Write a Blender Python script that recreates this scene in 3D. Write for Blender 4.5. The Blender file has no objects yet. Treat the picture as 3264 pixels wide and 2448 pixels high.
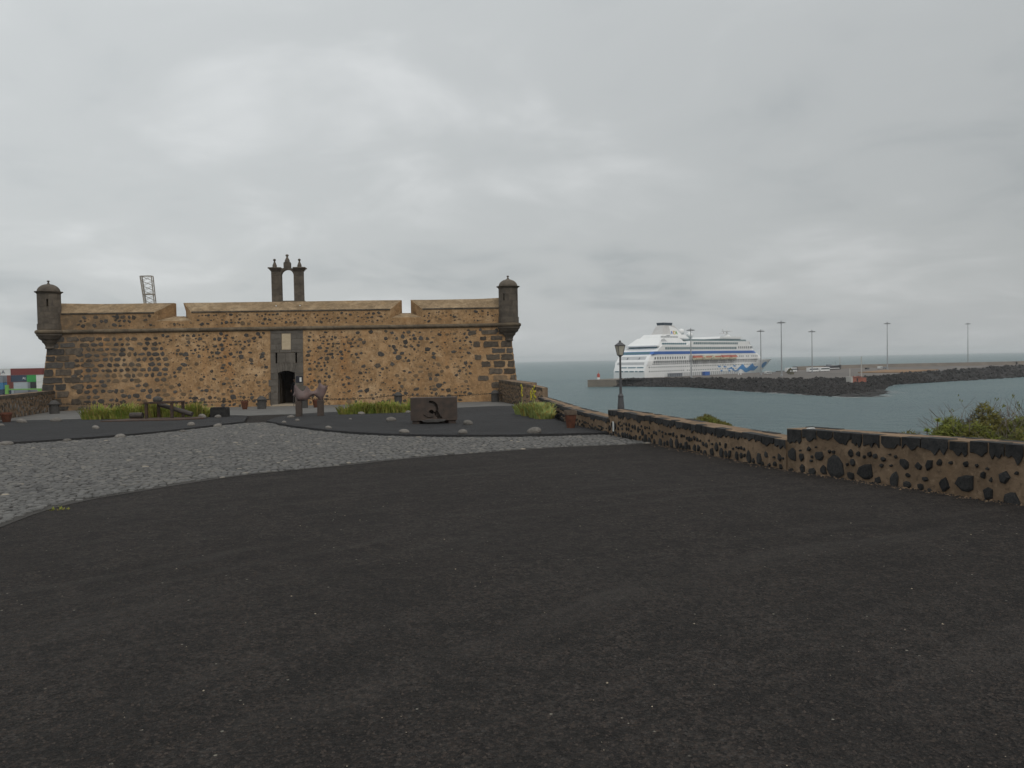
import bpy, bmesh, math, random
from mathutils import Vector, Matrix, Euler
R = math.radians
scene = bpy.context.scene
COL = scene.collection

# ------------------------------------------------------------------ camera, sky, sun, exposure
cam = bpy.data.cameras.new("camera"); cam.lens = 28.0; cam.sensor_width = 36.0
cam.clip_start = 0.1; cam.clip_end = 40000
cam_o = bpy.data.objects.new("camera", cam); COL.objects.link(cam_o)
cam_o.matrix_world = (Matrix.Translation((0, 0, 1.6)) @ Euler((R(90 - 1.65), 0, 0)).to_matrix().to_4x4()
                      @ Matrix.Rotation(R(-1.12), 4, 'Z'))
scene.camera = cam_o

SUN_EL, SUN_AZ = R(48), R(150)          # azimuth from +Y, clockwise: behind the camera and to its right
world = bpy.data.worlds.new("World"); scene.world = world; world.use_nodes = True
wn, wl = world.node_tree.nodes, world.node_tree.links
wn.clear()
w_out = wn.new('ShaderNodeOutputWorld'); w_bg = wn.new('ShaderNodeBackground'); w_bg.inputs['Strength'].default_value = 0.1
wl.new(w_bg.outputs[0], w_out.inputs[0])
sky = wn.new('ShaderNodeTexSky'); sky.sky_type = 'NISHITA'; sky.sun_disc = False
sky.sun_elevation = SUN_EL; sky.sun_rotation = SUN_AZ; sky.air_density = 1.5; sky.dust_density = 4.0
tc = wn.new('ShaderNodeTexCoord'); sep = wn.new('ShaderNodeSeparateXYZ'); wl.new(tc.outputs['Generated'], sep.inputs[0])
def wmath(op, a, b=None):
    n = wn.new('ShaderNodeMath'); n.operation = op
    for i, v in enumerate((a, b)):
        if v is None: continue
        if isinstance(v, (int, float)): n.inputs[i].default_value = v
        else: wl.new(v, n.inputs[i])
    return n.outputs[0]
zc = wmath('ADD', wmath('MAXIMUM', sep.outputs[2], 0.0), 0.21)
comb = wn.new('ShaderNodeCombineXYZ')
wl.new(wmath('DIVIDE', sep.outputs[0], zc), comb.inputs[0]); wl.new(wmath('DIVIDE', sep.outputs[1], zc), comb.inputs[1])
comb.inputs[2].default_value = 3.7
def wnoise(scale, detail, rough, dist):
    n = wn.new('ShaderNodeTexNoise'); n.inputs['Scale'].default_value = scale; n.inputs['Detail'].default_value = detail
    n.inputs['Roughness'].default_value = rough; n.inputs['Distortion'].default_value = dist
    wl.new(comb.outputs[0], n.inputs['Vector']); return n.outputs[0]
cl = wmath('ADD', wmath('MULTIPLY', wnoise(0.8, 2, 0.4, 0.3), 0.53), wmath('MULTIPLY', wnoise(2.0, 6, 0.52, 0.4), 0.47))
ramp = wn.new('ShaderNodeValToRGB'); wl.new(cl, ramp.inputs[0])
ramp.color_ramp.interpolation = 'EASE'
e = ramp.color_ramp.elements
e[0].position = 0.32; e[0].color = (0.36, 0.388, 0.402, 1)
e[1].position = 0.68; e[1].color = (0.625, 0.642, 0.647, 1)
m_ = e.new(0.5); m_.color = (0.485, 0.506, 0.511, 1)
gain = wn.new('ShaderNodeMix'); gain.data_type = 'RGBA'; gain.blend_type = 'MULTIPLY'; gain.inputs[0].default_value = 1
gain.inputs[7].default_value = (10.6, 10.6, 10.6, 1); wl.new(ramp.outputs[0], gain.inputs[6])
# an overcast sky is brighter overhead than at the horizon
zen = wmath('ADD', wmath('SUBTRACT', 1.0, wmath('MULTIPLY', sep.outputs[0], 0.27)), wmath('MULTIPLY', wmath('POWER', wmath('MAXIMUM', sep.outputs[2], 0.0), 2.0), 0.6))
gain2 = wn.new('ShaderNodeVectorMath'); gain2.operation = 'SCALE'
wl.new(gain.outputs[2], gain2.inputs[0]); wl.new(zen, gain2.inputs['Scale'])
mixs = wn.new('ShaderNodeMix'); mixs.data_type = 'RGBA'; mixs.inputs[0].default_value = 0.95
wl.new(sky.outputs[0], mixs.inputs[6]); wl.new(gain2.outputs[0], mixs.inputs[7])
wl.new(mixs.outputs[2], w_bg.inputs['Color'])

sun = bpy.data.lights.new("sun", 'SUN'); sun.energy = 1.1; sun.angle = R(50); sun.color = (1.0, 0.95, 0.88)
sun_o = bpy.data.objects.new("sun", sun); COL.objects.link(sun_o)
sd = Vector((math.sin(SUN_AZ) * math.cos(SUN_EL), math.cos(SUN_AZ) * math.cos(SUN_EL), math.sin(SUN_EL)))
sun_o.rotation_euler = sd.to_track_quat('Z', 'Y').to_euler(); sun_o.location = sd * 60

vs = scene.view_settings
vs.view_transform = 'Standard'; vs.look = 'None'; vs.exposure = 0.0; vs.gamma = 1.0; vs.use_curve_mapping = False
scene.cycles.use_denoising = True
scene.cycles.max_bounces = 6; scene.cycles.volume_bounces = 1; scene.cycles.caustics_reflective = False; scene.cycles.caustics_refractive = False

# ------------------------------------------------------------------ materials
def nmat(name):
    m = bpy.data.materials.new(name); m.use_nodes = True
    return m, m.node_tree.nodes, m.node_tree.links, m.node_tree.nodes['Principled BSDF']
def c4(c): return (c[0], c[1], c[2], 1)
def addn(nodes, t, **kw):
    n = nodes.new(t)
    for k_, v in kw.items():
        if k_ in n.inputs: n.inputs[k_].default_value = v
        else: setattr(n, k_, v)
    return n
def noise(nodes, links, vec, scale, detail=5, rough=0.55, dist=0.0):
    n = nodes.new('ShaderNodeTexNoise')
    n.inputs['Scale'].default_value = scale; n.inputs['Detail'].default_value = detail
    n.inputs['Roughness'].default_value = rough; n.inputs['Distortion'].default_value = dist
    links.new(vec, n.inputs['Vector']); return n.outputs[0]
def cramp(nodes, links, fac, stops):
    r_ = nodes.new('ShaderNodeValToRGB'); links.new(fac, r_.inputs[0]); el = r_.color_ramp.elements
    el[0].position, el[0].color = stops[0][0], c4(stops[0][1]); el[1].position, el[1].color = stops[-1][0], c4(stops[-1][1])
    for p, c in stops[1:-1]:
        n = el.new(p); n.color = c4(c)
    return r_.outputs[0]
def mixc(nodes, links, fac, a, b, blend='MIX'):
    n = nodes.new('ShaderNodeMix'); n.data_type = 'RGBA'; n.blend_type = blend
    if isinstance(fac, (int, float)): n.inputs[0].default_value = fac
    else: links.new(fac, n.inputs[0])
    for i, v in ((6, a), (7, b)):
        if isinstance(v, tuple): n.inputs[i].default_value = c4(v)
        else: links.new(v, n.inputs[i])
    return n.outputs[2]
def mapr(nodes, links, v, a, b, c=0.0, d=1.0):
    n = nodes.new('ShaderNodeMapRange'); links.new(v, n.inputs[0])
    for i, x in zip((1, 2, 3, 4), (a, b, c, d)): n.inputs[i].default_value = x
    return n.outputs[0]
def bump(nodes, links, bsdf, h, strength, dist=0.02):
    b = nodes.new('ShaderNodeBump'); b.inputs['Strength'].default_value = strength; b.inputs['Distance'].default_value = dist
    links.new(h, b.inputs['Height']); links.new(b.outputs[0], bsdf.inputs['Normal'])
def mat(name, c1, c2=None, scale=4, rough=0.85, bmp=0.0, bscale=30, bdist=0.02, rnd=0.0, metal=0.0, spec=0.3, coord='Object', lo=0.35, hi=0.65):
    m, n, l, b = nmat(name)
    b.inputs['Roughness'].default_value = rough; b.inputs['Metallic'].default_value = metal
    b.inputs['Specular IOR Level'].default_value = spec
    t = n.new('ShaderNodeTexCoord').outputs[coord]
    if c2 is None: c2 = tuple(x * 0.75 for x in c1)
    oi = n.new('ShaderNodeObjectInfo')
    va = n.new('ShaderNodeVectorMath'); va.operation = 'ADD'; l.new(t, va.inputs[0])
    sc = n.new('ShaderNodeMath'); sc.operation = 'MULTIPLY'; l.new(oi.outputs['Random'], sc.inputs[0]); sc.inputs[1].default_value = 37.0 if rnd else 0.0
    l.new(sc.outputs[0], va.inputs[1]); t = va.outputs[0]
    col = cramp(n, l, noise(n, l, t, scale, 7, 0.6), [(lo, c1), (hi, c2)])
    if rnd:
        h = n.new('ShaderNodeHueSaturation'); l.new(col, h.inputs['Color'])
        l.new(mapr(n, l, oi.outputs['Random'], 0, 1, 1 - rnd, 1 + rnd), h.inputs['Value']); col = h.outputs[0]
    l.new(col, b.inputs['Base Color'])
    if bmp: bump(n, l, b, noise(n, l, t, bscale, 6, 0.6), bmp, bdist)
    return m

M = {}
def mat_plaster(name, tint, dark, pale, stain, grime=False):
    m, n, l, b = nmat(name); b.inputs['Roughness'].default_value = 0.95; b.inputs['Specular IOR Level'].default_value = 0.15
    t = n.new('ShaderNodeTexCoord').outputs['Object']
    col = cramp(n, l, noise(n, l, t, 0.55, 6, 0.6, 0.3), [(0.3, dark), (0.5, tint), (0.7, pale)])
    mp = n.new('ShaderNodeMapping'); mp.inputs['Scale'].default_value = (1.0, 1.0, 0.22); l.new(t, mp.inputs[0])
    st = noise(n, l, mp.outputs[0], 0.75, 6, 0.6)
    col = mixc(n, l, mapr(n, l, st, 0.52, 0.72, 0, 0.75), col, stain)
    f = noise(n, l, t, 2.3, 8, 0.68, 0.4)
    col = mixc(n, l, mapr(n, l, f, 0.40, 0.66, 0.0, 0.85), col, tuple(x * 0.48 for x in tint), 'MIX')
    g = noise(n, l, t, 7.0, 6, 0.7, 0.3)
    col = mixc(n, l, mapr(n, l, g, 0.54, 0.72, 0, 0.65), col, tuple(x * 1.12 for x in pale))
    col = mixc(n, l, mapr(n, l, noise(n, l, t, 11.0, 5, 0.6, 0.6), 0.58, 0.66, 0, 0.6), col, (0.095, 0.07, 0.05))
    col = mixc(n, l, mapr(n, l, noise(n, l, t, 1.1, 6, 0.7, 0.5), 0.54, 0.72, 0, 0.6), col, tuple(x * 0.6 for x in stain))
    if grime:
        sx_ = n.new('ShaderNodeSeparateXYZ'); l.new(t, sx_.inputs[0])
        gm = n.new('ShaderNodeMath'); gm.operation = 'MULTIPLY'
        l.new(mapr(n, l, sx_.outputs[0], -6.5, -13.0, 0, 1), gm.inputs[0]); l.new(mapr(n, l, noise(n, l, t, 0.9, 6, 0.65, 0.6), 0.36, 0.6, 0.1, 0.85), gm.inputs[1])
        col = mixc(n, l, gm.outputs[0], col, (0.13, 0.10, 0.07))
    l.new(col, b.inputs['Base Color'])
    bump(n, l, b, noise(n, l, t, 9.0, 8, 0.65), 0.6, 0.04)
    return m
M['plaster'] = mat_plaster('ochre_plaster', (0.41, 0.255, 0.13), (0.285, 0.172, 0.088), (0.51, 0.355, 0.21), (0.38, 0.185, 0.07), True)
M['cap'] = mat_plaster('weathered_cap_plaster', (0.30, 0.215, 0.13), (0.225, 0.16, 0.095), (0.41, 0.31, 0.20), (0.27, 0.18, 0.095))
M['mortar'] = mat_plaster('brown_mortar', (0.25, 0.175, 0.115), (0.18, 0.125, 0.082), (0.33, 0.24, 0.16), (0.21, 0.14, 0.082))
M['basalt'] = mat('basalt', (0.046, 0.043, 0.041), (0.095, 0.084, 0.073), 5, 0.9, 0.6, 14, 0.03, rnd=0.3)
M['basalt_warm'] = mat('basalt_warm', (0.058, 0.048, 0.039), (0.12, 0.096, 0.072), 4, 0.9, 0.6, 14, 0.03, rnd=0.3)
M['faded'] = mat('plaster_smeared_stone', (0.125, 0.09, 0.06), (0.21, 0.145, 0.085), 5, 0.95, 0.5, 14, 0.03, rnd=0.25)
M['ashlar'] = mat('grey_ashlar', (0.088, 0.078, 0.067), (0.128, 0.113, 0.096), 2.6, 0.9, 0.5, 16, 0.02, rnd=0.12)
M['turret'] = mat('turret_ashlar', (0.078, 0.066, 0.054), (0.135, 0.112, 0.088), 2.2, 0.9, 0.6, 16, 0.02, rnd=0.13)
M['moulding'] = mat('moulding_stone', (0.085, 0.068, 0.05), (0.165, 0.128, 0.085), 2.5, 0.9, 0.6, 16, 0.02, rnd=0.2)
M['darkjoint'] = mat('dark_joint', (0.07, 0.055, 0.04), (0.10, 0.08, 0.055), 6, 0.95)
M['plaque'] = mat('pale_plaque', (0.50, 0.41, 0.29), (0.42, 0.34, 0.23), 4, 0.8, 0.2, 20)
M['door'] = mat('dark_timber', (0.03, 0.022, 0.016), (0.05, 0.035, 0.025), 6, 0.7, 0.2, 20)
M['step'] = mat('pale_step', (0.36, 0.31, 0.24), (0.28, 0.23, 0.17), 5, 0.9)
M['wallstone'] = mat('black_wall_stone', (0.022, 0.023, 0.024), (0.05, 0.048, 0.046), 9, 0.9, 0.8, 22, 0.02, rnd=0.3)
M['boulder'] = mat('grey_boulder', (0.125, 0.115, 0.105), (0.21, 0.195, 0.175), 5, 0.95, 0.7, 18, 0.03, rnd=0.2)
M['pink'] = mat('pink_marble', (0.18, 0.118, 0.108), (0.125, 0.093, 0.088), 3, 0.65, 0.15, 12)
M['pier_dark'] = mat('dark_stone_post', (0.055, 0.052, 0.05), (0.08, 0.075, 0.07), 7, 0.9, 0.5, 20)
M['rust'] = mat('rusty_iron', (0.085, 0.05, 0.034), (0.045, 0.036, 0.032), 5, 0.85, 0.4, 25, rnd=0.1)
M['iron'] = mat('dark_iron', (0.05, 0.045, 0.042), (0.075, 0.062, 0.055), 6, 0.8, 0.3, 22)
M['block'] = mat('brown_black_stone', (0.052, 0.043, 0.038), (0.085, 0.062, 0.05), 4, 0.85, 0.4, 20)
M['terracotta'] = mat('terracotta', (0.135, 0.05, 0.028), (0.08, 0.034, 0.022), 9, 0.85, 0.3, 25)
M['pot_rim'] = mat('weathered_pot_rim', (0.13, 0.10, 0.075), (0.09, 0.065, 0.048), 9, 0.9)
M['soil'] = mat('soil', (0.05, 0.04, 0.03), (0.03, 0.025, 0.02), 15, 1.0)
M['chain'] = mat('rusty_chain', (0.05, 0.038, 0.03), (0.03, 0.025, 0.02), 20, 0.8)
M['grass'] = mat('green_blades', (0.14, 0.195, 0.03), (0.27, 0.275, 0.06), 3, 0.7, coord='Object', spec=0.2)
M['grass2'] = mat('blue_green_blades', (0.20, 0.255, 0.075), (0.31, 0.34, 0.12), 3, 0.7, spec=0.2)
M['yellow'] = mat('yellow_blossom', (0.45, 0.38, 0.03), (0.35, 0.3, 0.03), 9, 0.8)
M['leaf'] = mat('olive_leaves', (0.165, 0.18, 0.032), (0.085, 0.098, 0.024), 4, 0.7, spec=0.2)
M['leaf2'] = mat('dry_olive_leaves', (0.16, 0.15, 0.035), (0.10, 0.09, 0.03), 4, 0.8, spec=0.2)
M['twig'] = mat('dry_twigs', (0.20, 0.17, 0.145), (0.13, 0.11, 0.095), 8, 0.9)
M['lampiron'] = mat('grey_lamp_paint', (0.085, 0.085, 0.088), (0.065, 0.065, 0.07), 8, 0.55, spec=0.4)
M['lampglass'] = mat('milky_lamp_glass', (0.46, 0.43, 0.36), (0.38, 0.36, 0.30), 4, 0.3, spec=0.5)
M['skin'] = mat('skin', (0.45, 0.26, 0.18), (0.40, 0.22, 0.15), 8, 0.6)
M['cloth'] = mat('dark_clothes', (0.02, 0.02, 0.024), (0.03, 0.03, 0.034), 8, 0.9)
M['hair'] = mat('dark_hair', (0.02, 0.014, 0.01), (0.03, 0.02, 0.015), 20, 0.6)
M['signdark'] = mat('dark_sign', (0.025, 0.027, 0.033), (0.03, 0.03, 0.04), 5, 0.5)
M['signwhite'] = mat('white_notice', (0.72, 0.72, 0.70), (0.6, 0.6, 0.58), 9, 0.6)
# ship and harbour
M['shipwhite'] = mat('ship_white', (0.80, 0.80, 0.79), (0.74, 0.745, 0.74), 0.12, 0.4, spec=0.4)
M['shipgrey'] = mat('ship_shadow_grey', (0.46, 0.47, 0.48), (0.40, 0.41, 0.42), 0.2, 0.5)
M['funnelgrey'] = mat('funnel_grey', (0.55, 0.54, 0.53), (0.5, 0.49, 0.48), 0.3, 0.5)
M['shipblue'] = mat('ship_blue', (0.035, 0.12, 0.42), (0.04, 0.14, 0.40), 0.3, 0.4)
M['wave'] = mat('wave_blue', (0.05, 0.22, 0.52), (0.06, 0.26, 0.52), 0.3, 0.4)
M['shipglass'] = mat('ship_teal_glass', (0.13, 0.20, 0.22), (0.19, 0.26, 0.27), 0.5, 0.25, spec=0.5)
M['sternglass'] = mat('ship_dark_teal_glass', (0.04, 0.12, 0.16), (0.05, 0.15, 0.19), 0.5, 0.25, spec=0.5)
M['porthole'] = mat('porthole_dark', (0.07, 0.09, 0.10), (0.09, 0.11, 0.12), 1, 0.3)
M['funnelcap'] = mat('funnel_cap_dark', (0.04, 0.06, 0.085), (0.05, 0.07, 0.09), 1, 0.5)
M['boatred'] = mat('lifeboat_orange_red', (0.46, 0.12, 0.08), (0.42, 0.13, 0.09), 1, 0.5)
M['boatcream'] = mat('lifeboat_cream', (0.68, 0.62, 0.45), (0.6, 0.55, 0.4), 1, 0.5)
for nm, c in dict(l_blue=(0.03, 0.13, 0.45), l_red=(0.60, 0.14, 0.16), l_yel=(0.70, 0.5, 0.03), l_grn=(0.04, 0.30, 0.06)).items():
    M[nm] = mat('letter_' + nm[2:], c, c, 1, 0.5)
M['mast'] = mat('galvanised_mast', (0.26, 0.27, 0.28), (0.32, 0.33, 0.34), 0.3, 0.6)
M['palepole'] = mat('pale_pole', (0.5, 0.48, 0.44), (0.42, 0.40, 0.37), 0.3, 0.6)
M['concrete'] = mat('quay_concrete', (0.21, 0.18, 0.145), (0.15, 0.13, 0.105), 0.15, 0.9, rnd=0)
M['deck'] = mat('pier_asphalt', (0.10, 0.09, 0.082), (0.15, 0.13, 0.115), 0.04, 0.95)
M['earth'] = mat('ochre_earth', (0.26, 0.15, 0.07), (0.20, 0.12, 0.06), 0.2, 0.95)
M['riprap'] = mat('black_armour_rock', (0.013, 0.012, 0.012), (0.034, 0.029, 0.027), 0.35, 0.9, 0.8, 1.5, 0.3)
M['seawall'] = mat('sea_wall_stone', (0.19, 0.16, 0.13), (0.14, 0.12, 0.10), 0.1, 0.9)
M['cliff'] = mat('slope_earth', (0.07, 0.06, 0.045), (0.12, 0.10, 0.07), 0.6, 0.95, 0.5, 3, 0.1)
for nm, c in dict(k_white=(0.68, 0.69, 0.68), k_red=(0.19, 0.035, 0.03), k_navy=(0.035, 0.06, 0.10), k_brown=(0.20, 0.055, 0.04), k_green=(0.04, 0.30, 0.07),
                  k_grey=(0.22, 0.24, 0.27), k_blue=(0.05, 0.20, 0.38), k_pale=(0.38, 0.43, 0.47), k_lime=(0.16, 0.38, 0.08), k_orange=(0.45, 0.08, 0.05), k_black=(0.03, 0.03, 0.035)).items():
    M[nm] = mat('paint_' + nm[2:], c, tuple(x * 0.85 for x in c), 0.4, 0.6)
M['foam'] = mat('sea_foam', (0.42, 0.44, 0.44), (0.30, 0.33, 0.33), 1.5, 0.9)
M['roofred'] = mat('hut_red_wall', (0.33, 0.12, 0.08), (0.28, 0.10, 0.07), 0.5, 0.9)
M['crane'] = mat('crane_paint', (0.30, 0.26, 0.21), (0.24, 0.21, 0.18), 0.3, 0.7)

def mat_gravel(name, base, warm, dark, speck, cell=55.0, speck_amt=0.007, tracks=False):
    m, n, l, b = nmat(name); b.inputs['Roughness'].default_value = 0.95; b.inputs['Specular IOR Level'].default_value = 0.2
    t = n.new('ShaderNodeTexCoord').outputs['Object']
    v = n.new('ShaderNodeTexVoronoi'); v.inputs['Scale'].default_value = cell; l.new(t, v.inputs['Vector'])
    sepc = n.new('ShaderNodeSeparateColor'); l.new(v.outputs['Color'], sepc.inputs[0])
    col = cramp(n, l, sepc.outputs[0], [(0.0, dark), (0.45, base), (0.8, warm), (1.0, tuple(x * 1.7 for x in base))])
    big = noise(n, l, t, 0.9, 9, 0.68, 0.8)
    col = mixc(n, l, mapr(n, l, big, 0.44, 0.62, 0.0, 0.9), col, mixc(n, l, 0.6, col, tuple(x * 0.42 for x in base)))
    big2 = noise(n, l, t, 0.22, 5, 0.6)
    col = mixc(n, l, mapr(n, l, big2, 0.45, 0.65, 0.0, 0.4), col, tuple(x * 1.35 for x in base))
    mid = noise(n, l, t, 16.0, 6, 0.72)
    col = mixc(n, l, mapr(n, l, mid, 0.46, 0.62, 0.0, 0.85), col, dark)
    cl2 = noise(n, l, t, 3.2, 9, 0.72, 1.2)
    col = mixc(n, l, mapr(n, l, cl2, 0.50, 0.60, 0.0, 0.75), col, tuple(x * 1.15 for x in dark))
    if tracks:
        vd = n.new('ShaderNodeVectorMath'); vd.operation = 'DISTANCE'; l.new(t, vd.inputs[0]); vd.inputs[1].default_value = (9.0, -4.0, 0.0)
        ad = n.new('ShaderNodeMath'); ad.operation = 'ADD'; l.new(vd.outputs['Value'], ad.inputs[0]); l.new(noise(n, l, t, 0.35, 4, 0.6), ad.inputs[1])
        cv = n.new('ShaderNodeCombineXYZ'); l.new(ad.outputs[0], cv.inputs[0])
        arcn = noise(n, l, cv.outputs[0], 1.7, 4, 0.65)
        gate = n.new('ShaderNodeMath'); gate.operation = 'MULTIPLY'; l.new(mapr(n, l, arcn, 0.50, 0.68, 0, 0.75), gate.inputs[0]); l.new(mapr(n, l, noise(n, l, t, 0.5, 5, 0.65), 0.40, 0.62), gate.inputs[1])
        col = mixc(n, l, gate.outputs[0], col, tuple(x * 1.45 for x in base))
        arcd = noise(n, l, cv.outputs[0], 2.9, 4, 0.6)
        gat2 = n.new('ShaderNodeMath'); gat2.operation = 'MULTIPLY'; l.new(mapr(n, l, arcd, 0.56, 0.66, 0, 0.7), gat2.inputs[0]); l.new(mapr(n, l, noise(n, l, t, 0.8, 5, 0.65), 0.46, 0.62), gat2.inputs[1])
        col = mixc(n, l, gat2.outputs[0], col, dark)
    hi = noise(n, l, t, 45.0, 4, 0.7)
    col = mixc(n, l, mapr(n, l, hi, 0.56, 0.70, 0.0, 0.7), col, tuple(x * 1.9 for x in warm))
    v2 = n.new('ShaderNodeTexVoronoi'); v2.inputs['Scale'].default_value = 34.0; l.new(t, v2.inputs['Vector'])
    s2 = n.new('ShaderNodeSeparateColor'); l.new(v2.outputs['Color'], s2.inputs[0])
    a = mapr(n, l, s2.outputs[1], 1 - speck_amt, 1 - speck_amt + 0.004, 0, 1)
    d = mapr(n, l, v2.outputs['Distance'], 0.25, 0.32, 1, 0)
    mm = n.new('ShaderNodeMath'); mm.operation = 'MULTIPLY'; l.new(a, mm.inputs[0]); l.new(d, mm.inputs[1])
    col = mixc(n, l, mm.outputs[0], col, speck)
    l.new(col, b.inputs['Base Color'])
    h = n.new('ShaderNodeMath'); h.operation = 'ADD'; l.new(v.outputs['Distance'], h.inputs[0]); l.new(noise(n, l, t, 14.0, 6, 0.7), h.inputs[1])
    bump(n, l, b, h.outputs[0], 1.0, 0.03)
    return m
M['gravel'] = mat_gravel('black_gravel', (0.043, 0.0385, 0.0352), (0.057, 0.0435, 0.0365), (0.0165, 0.0152, 0.0145), (0.26, 0.24, 0.20), tracks=True)
M['bed'] = mat_gravel('black_cinder_bed', (0.066, 0.066, 0.068), (0.074, 0.070, 0.068), (0.04, 0.04, 0.042), (0.12, 0.12, 0.12), 80.0, 0.003)
M['joint'] = mat('cobble_joint_grit', (0.04, 0.037, 0.034), (0.055, 0.05, 0.045), 20, 0.95)
M['chips'] = mat('dark_chips', (0.03, 0.027, 0.025), (0.065, 0.052, 0.044), 60, 0.95)
M['drygrass'] = mat('yellowed_blades', (0.34, 0.30, 0.08), (0.26, 0.20, 0.06), 5, 0.8, spec=0.2)
M['apron'] = mat('grey_paving', (0.105, 0.102, 0.098), (0.15, 0.145, 0.135), 1.6, 0.95, 0.5, 20)
M['cobble'] = mat('cobble', (0.088, 0.087, 0.085), (0.145, 0.14, 0.132), 6, 0.85, 0.5, 30, 0.01, rnd=0.3)
def mat_cobble_field():
    m, n, l, b = nmat('cobble_field'); b.inputs['Roughness'].default_value = 0.85; b.inputs['Specular IOR Level'].default_value = 0.3
    t = n.new('ShaderNodeTexCoord').outputs['Object']
    at = n.new('ShaderNodeAttribute'); at.attribute_name = 'tone'; at.attribute_type = 'GEOMETRY'
    col = cramp(n, l, at.outputs['Fac'], [(0.0, (0.05, 0.049, 0.048)), (0.3, (0.092, 0.090, 0.088)), (0.8, (0.135, 0.130, 0.122)), (0.985, (0.165, 0.156, 0.138)), (1.0, (0.36, 0.31, 0.24))])
    col = mixc(n, l, mapr(n, l, noise(n, l, t, 7, 6, 0.6), 0.35, 0.7, 0, 0.5), col, (0.11, 0.105, 0.10))
    col = mixc(n, l, mapr(n, l, noise(n, l, t, 0.5, 4, 0.6), 0.4, 0.65, 0, 0.35), col, (0.10, 0.097, 0.094))
    l.new(col, b.inputs['Base Color']); bump(n, l, b, noise(n, l, t, 30, 5, 0.6), 0.4, 0.01)
    return m
M['cobbles'] = mat_cobble_field()
def mat_sea():
    m, n, l, b = nmat('sea_water'); b.inputs['Roughness'].default_value = 0.3; b.inputs['IOR'].default_value = 1.33; b.inputs['Specular IOR Level'].default_value = 0.38
    t = n.new('ShaderNodeTexCoord').outputs['Object']
    mp = n.new('ShaderNodeMapping'); mp.inputs['Scale'].default_value = (0.6, 1.0, 1.0); l.new(t, mp.inputs[0])
    col = cramp(n, l, noise(n, l, mp.outputs[0], 0.009, 8, 0.68, 0.8), [(0.35, (0.050, 0.108, 0.122)), (0.5, (0.066, 0.130, 0.140)), (0.65, (0.088, 0.150, 0.155))])
    crest = mapr(n, l, noise(n, l, mp.outputs[0], 0.16, 8, 0.72), 0.70, 0.74, 0, 0.7)
    col = mixc(n, l, crest, col, (0.4, 0.42, 0.42))
    l.new(col, b.inputs['Base Color'])
    w1 = noise(n, l, mp.outputs[0], 0.22, 8, 0.72, 0.4)
    bump(n, l, b, w1, 1.0, 3.2)
    return m
M['sea'] = mat_sea()

# ------------------------------------------------------------------ mesh helpers
class MB:
    def __init__(s): s.v = []; s.f = []; s.tone = None
    def add(s, vs_, fs):
        o = len(s.v); s.v += [tuple(p) for p in vs_]; s.f += [tuple(i + o for i in f) for f in fs]; return s
    def box(s, x0, x1, y0, y1, z0, z1, xf=None):
        p = [(x0, y0, z0), (x1, y0, z0), (x1, y1, z0), (x0, y1, z0), (x0, y0, z1), (x1, y0, z1), (x1, y1, z1), (x0, y1, z1)]
        if xf: p = [xf(*q) for q in p]
        return s.add(p, [(0, 3, 2, 1), (4, 5, 6, 7), (0, 1, 5, 4), (1, 2, 6, 5), (2, 3, 7, 6), (3, 0, 4, 7)])
    def prism(s, poly, fa, fb):
        """poly: 2-D points; fa, fb: map a point to 3-D on the first and second face"""
        n = len(poly)
        s.add([fa(*p) for p in poly] + [fb(*p) for p in poly],
              [tuple(range(n))[::-1], tuple(range(n, 2 * n))] + [(i, (i + 1) % n, n + (i + 1) % n, n + i) for i in range(n)])
        return s
    def lathe(s, prof, n=16, c=(0, 0, 0), a0=0.0, a1=2 * math.pi):
        full = abs(a1 - a0) > 6.28; k = n if full else n + 1; o = len(s.v); vs_ = []; fs = []
        for r_, z in prof:
            for i in range(k):
                a = a0 + (a1 - a0) * i / n
                vs_.append((c[0] + r_ * math.cos(a), c[1] + r_ * math.sin(a), c[2] + z))
        for j in range(len(prof) - 1):
            for i in range(n):
                i2 = (i + 1) % k
                fs.append((j * k + i, j * k + i2, (j + 1) * k + i2, (j + 1) * k + i))
        if full:
            if prof[0][0] > 1e-6: fs.append(tuple(range(k))[::-1])
            if prof[-1][0] > 1e-6: fs.append(tuple((len(prof) - 1) * k + i for i in range(k)))
        return s.add(vs_, fs)
    def tube(s, p, q, r0, r1=None, n=8):
        r1 = r0 if r1 is None else r1
        p, q = Vector(p), Vector(q); d = (q - p)
        if d.length < 1e-6: return s
        d.normalize(); u = d.orthogonal().normalized(); w = d.cross(u)
        vs_ = [p + (u * math.cos(2 * math.pi * i / n) + w * math.sin(2 * math.pi * i / n)) * r0 for i in range(n)]
        vs_ += [q + (u * math.cos(2 * math.pi * i / n) + w * math.sin(2 * math.pi * i / n)) * r1 for i in range(n)]
        return s.add(vs_, [(i, (i + 1) % n, n + (i + 1) % n, n + i) for i in range(n)] + [tuple(range(n))[::-1], tuple(range(n, 2 * n))])
    def mesh(s, name, m, smooth=None):
        me = bpy.data.meshes.new(name); me.from_pydata(s.v, [], s.f)
        bm = bmesh.new(); bm.from_mesh(me); bmesh.ops.recalc_face_normals(bm, faces=bm.faces); bm.to_mesh(me); bm.free()
        if m: me.materials.append(M[m])
        if smooth is not None:
            me.polygons.foreach_set('use_smooth', [True] * len(me.polygons)); me.set_sharp_from_angle(angle=R(smooth))
        me.update(); return me
    def build(s, name, m, parent=None, loc=(0, 0, 0), rot=(0, 0, 0), smooth=None, bevel=0, **tags):
        me = s.mesh(name, m, smooth)
        return link(name, me, parent, loc, rot, bevel=bevel, **tags)
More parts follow.
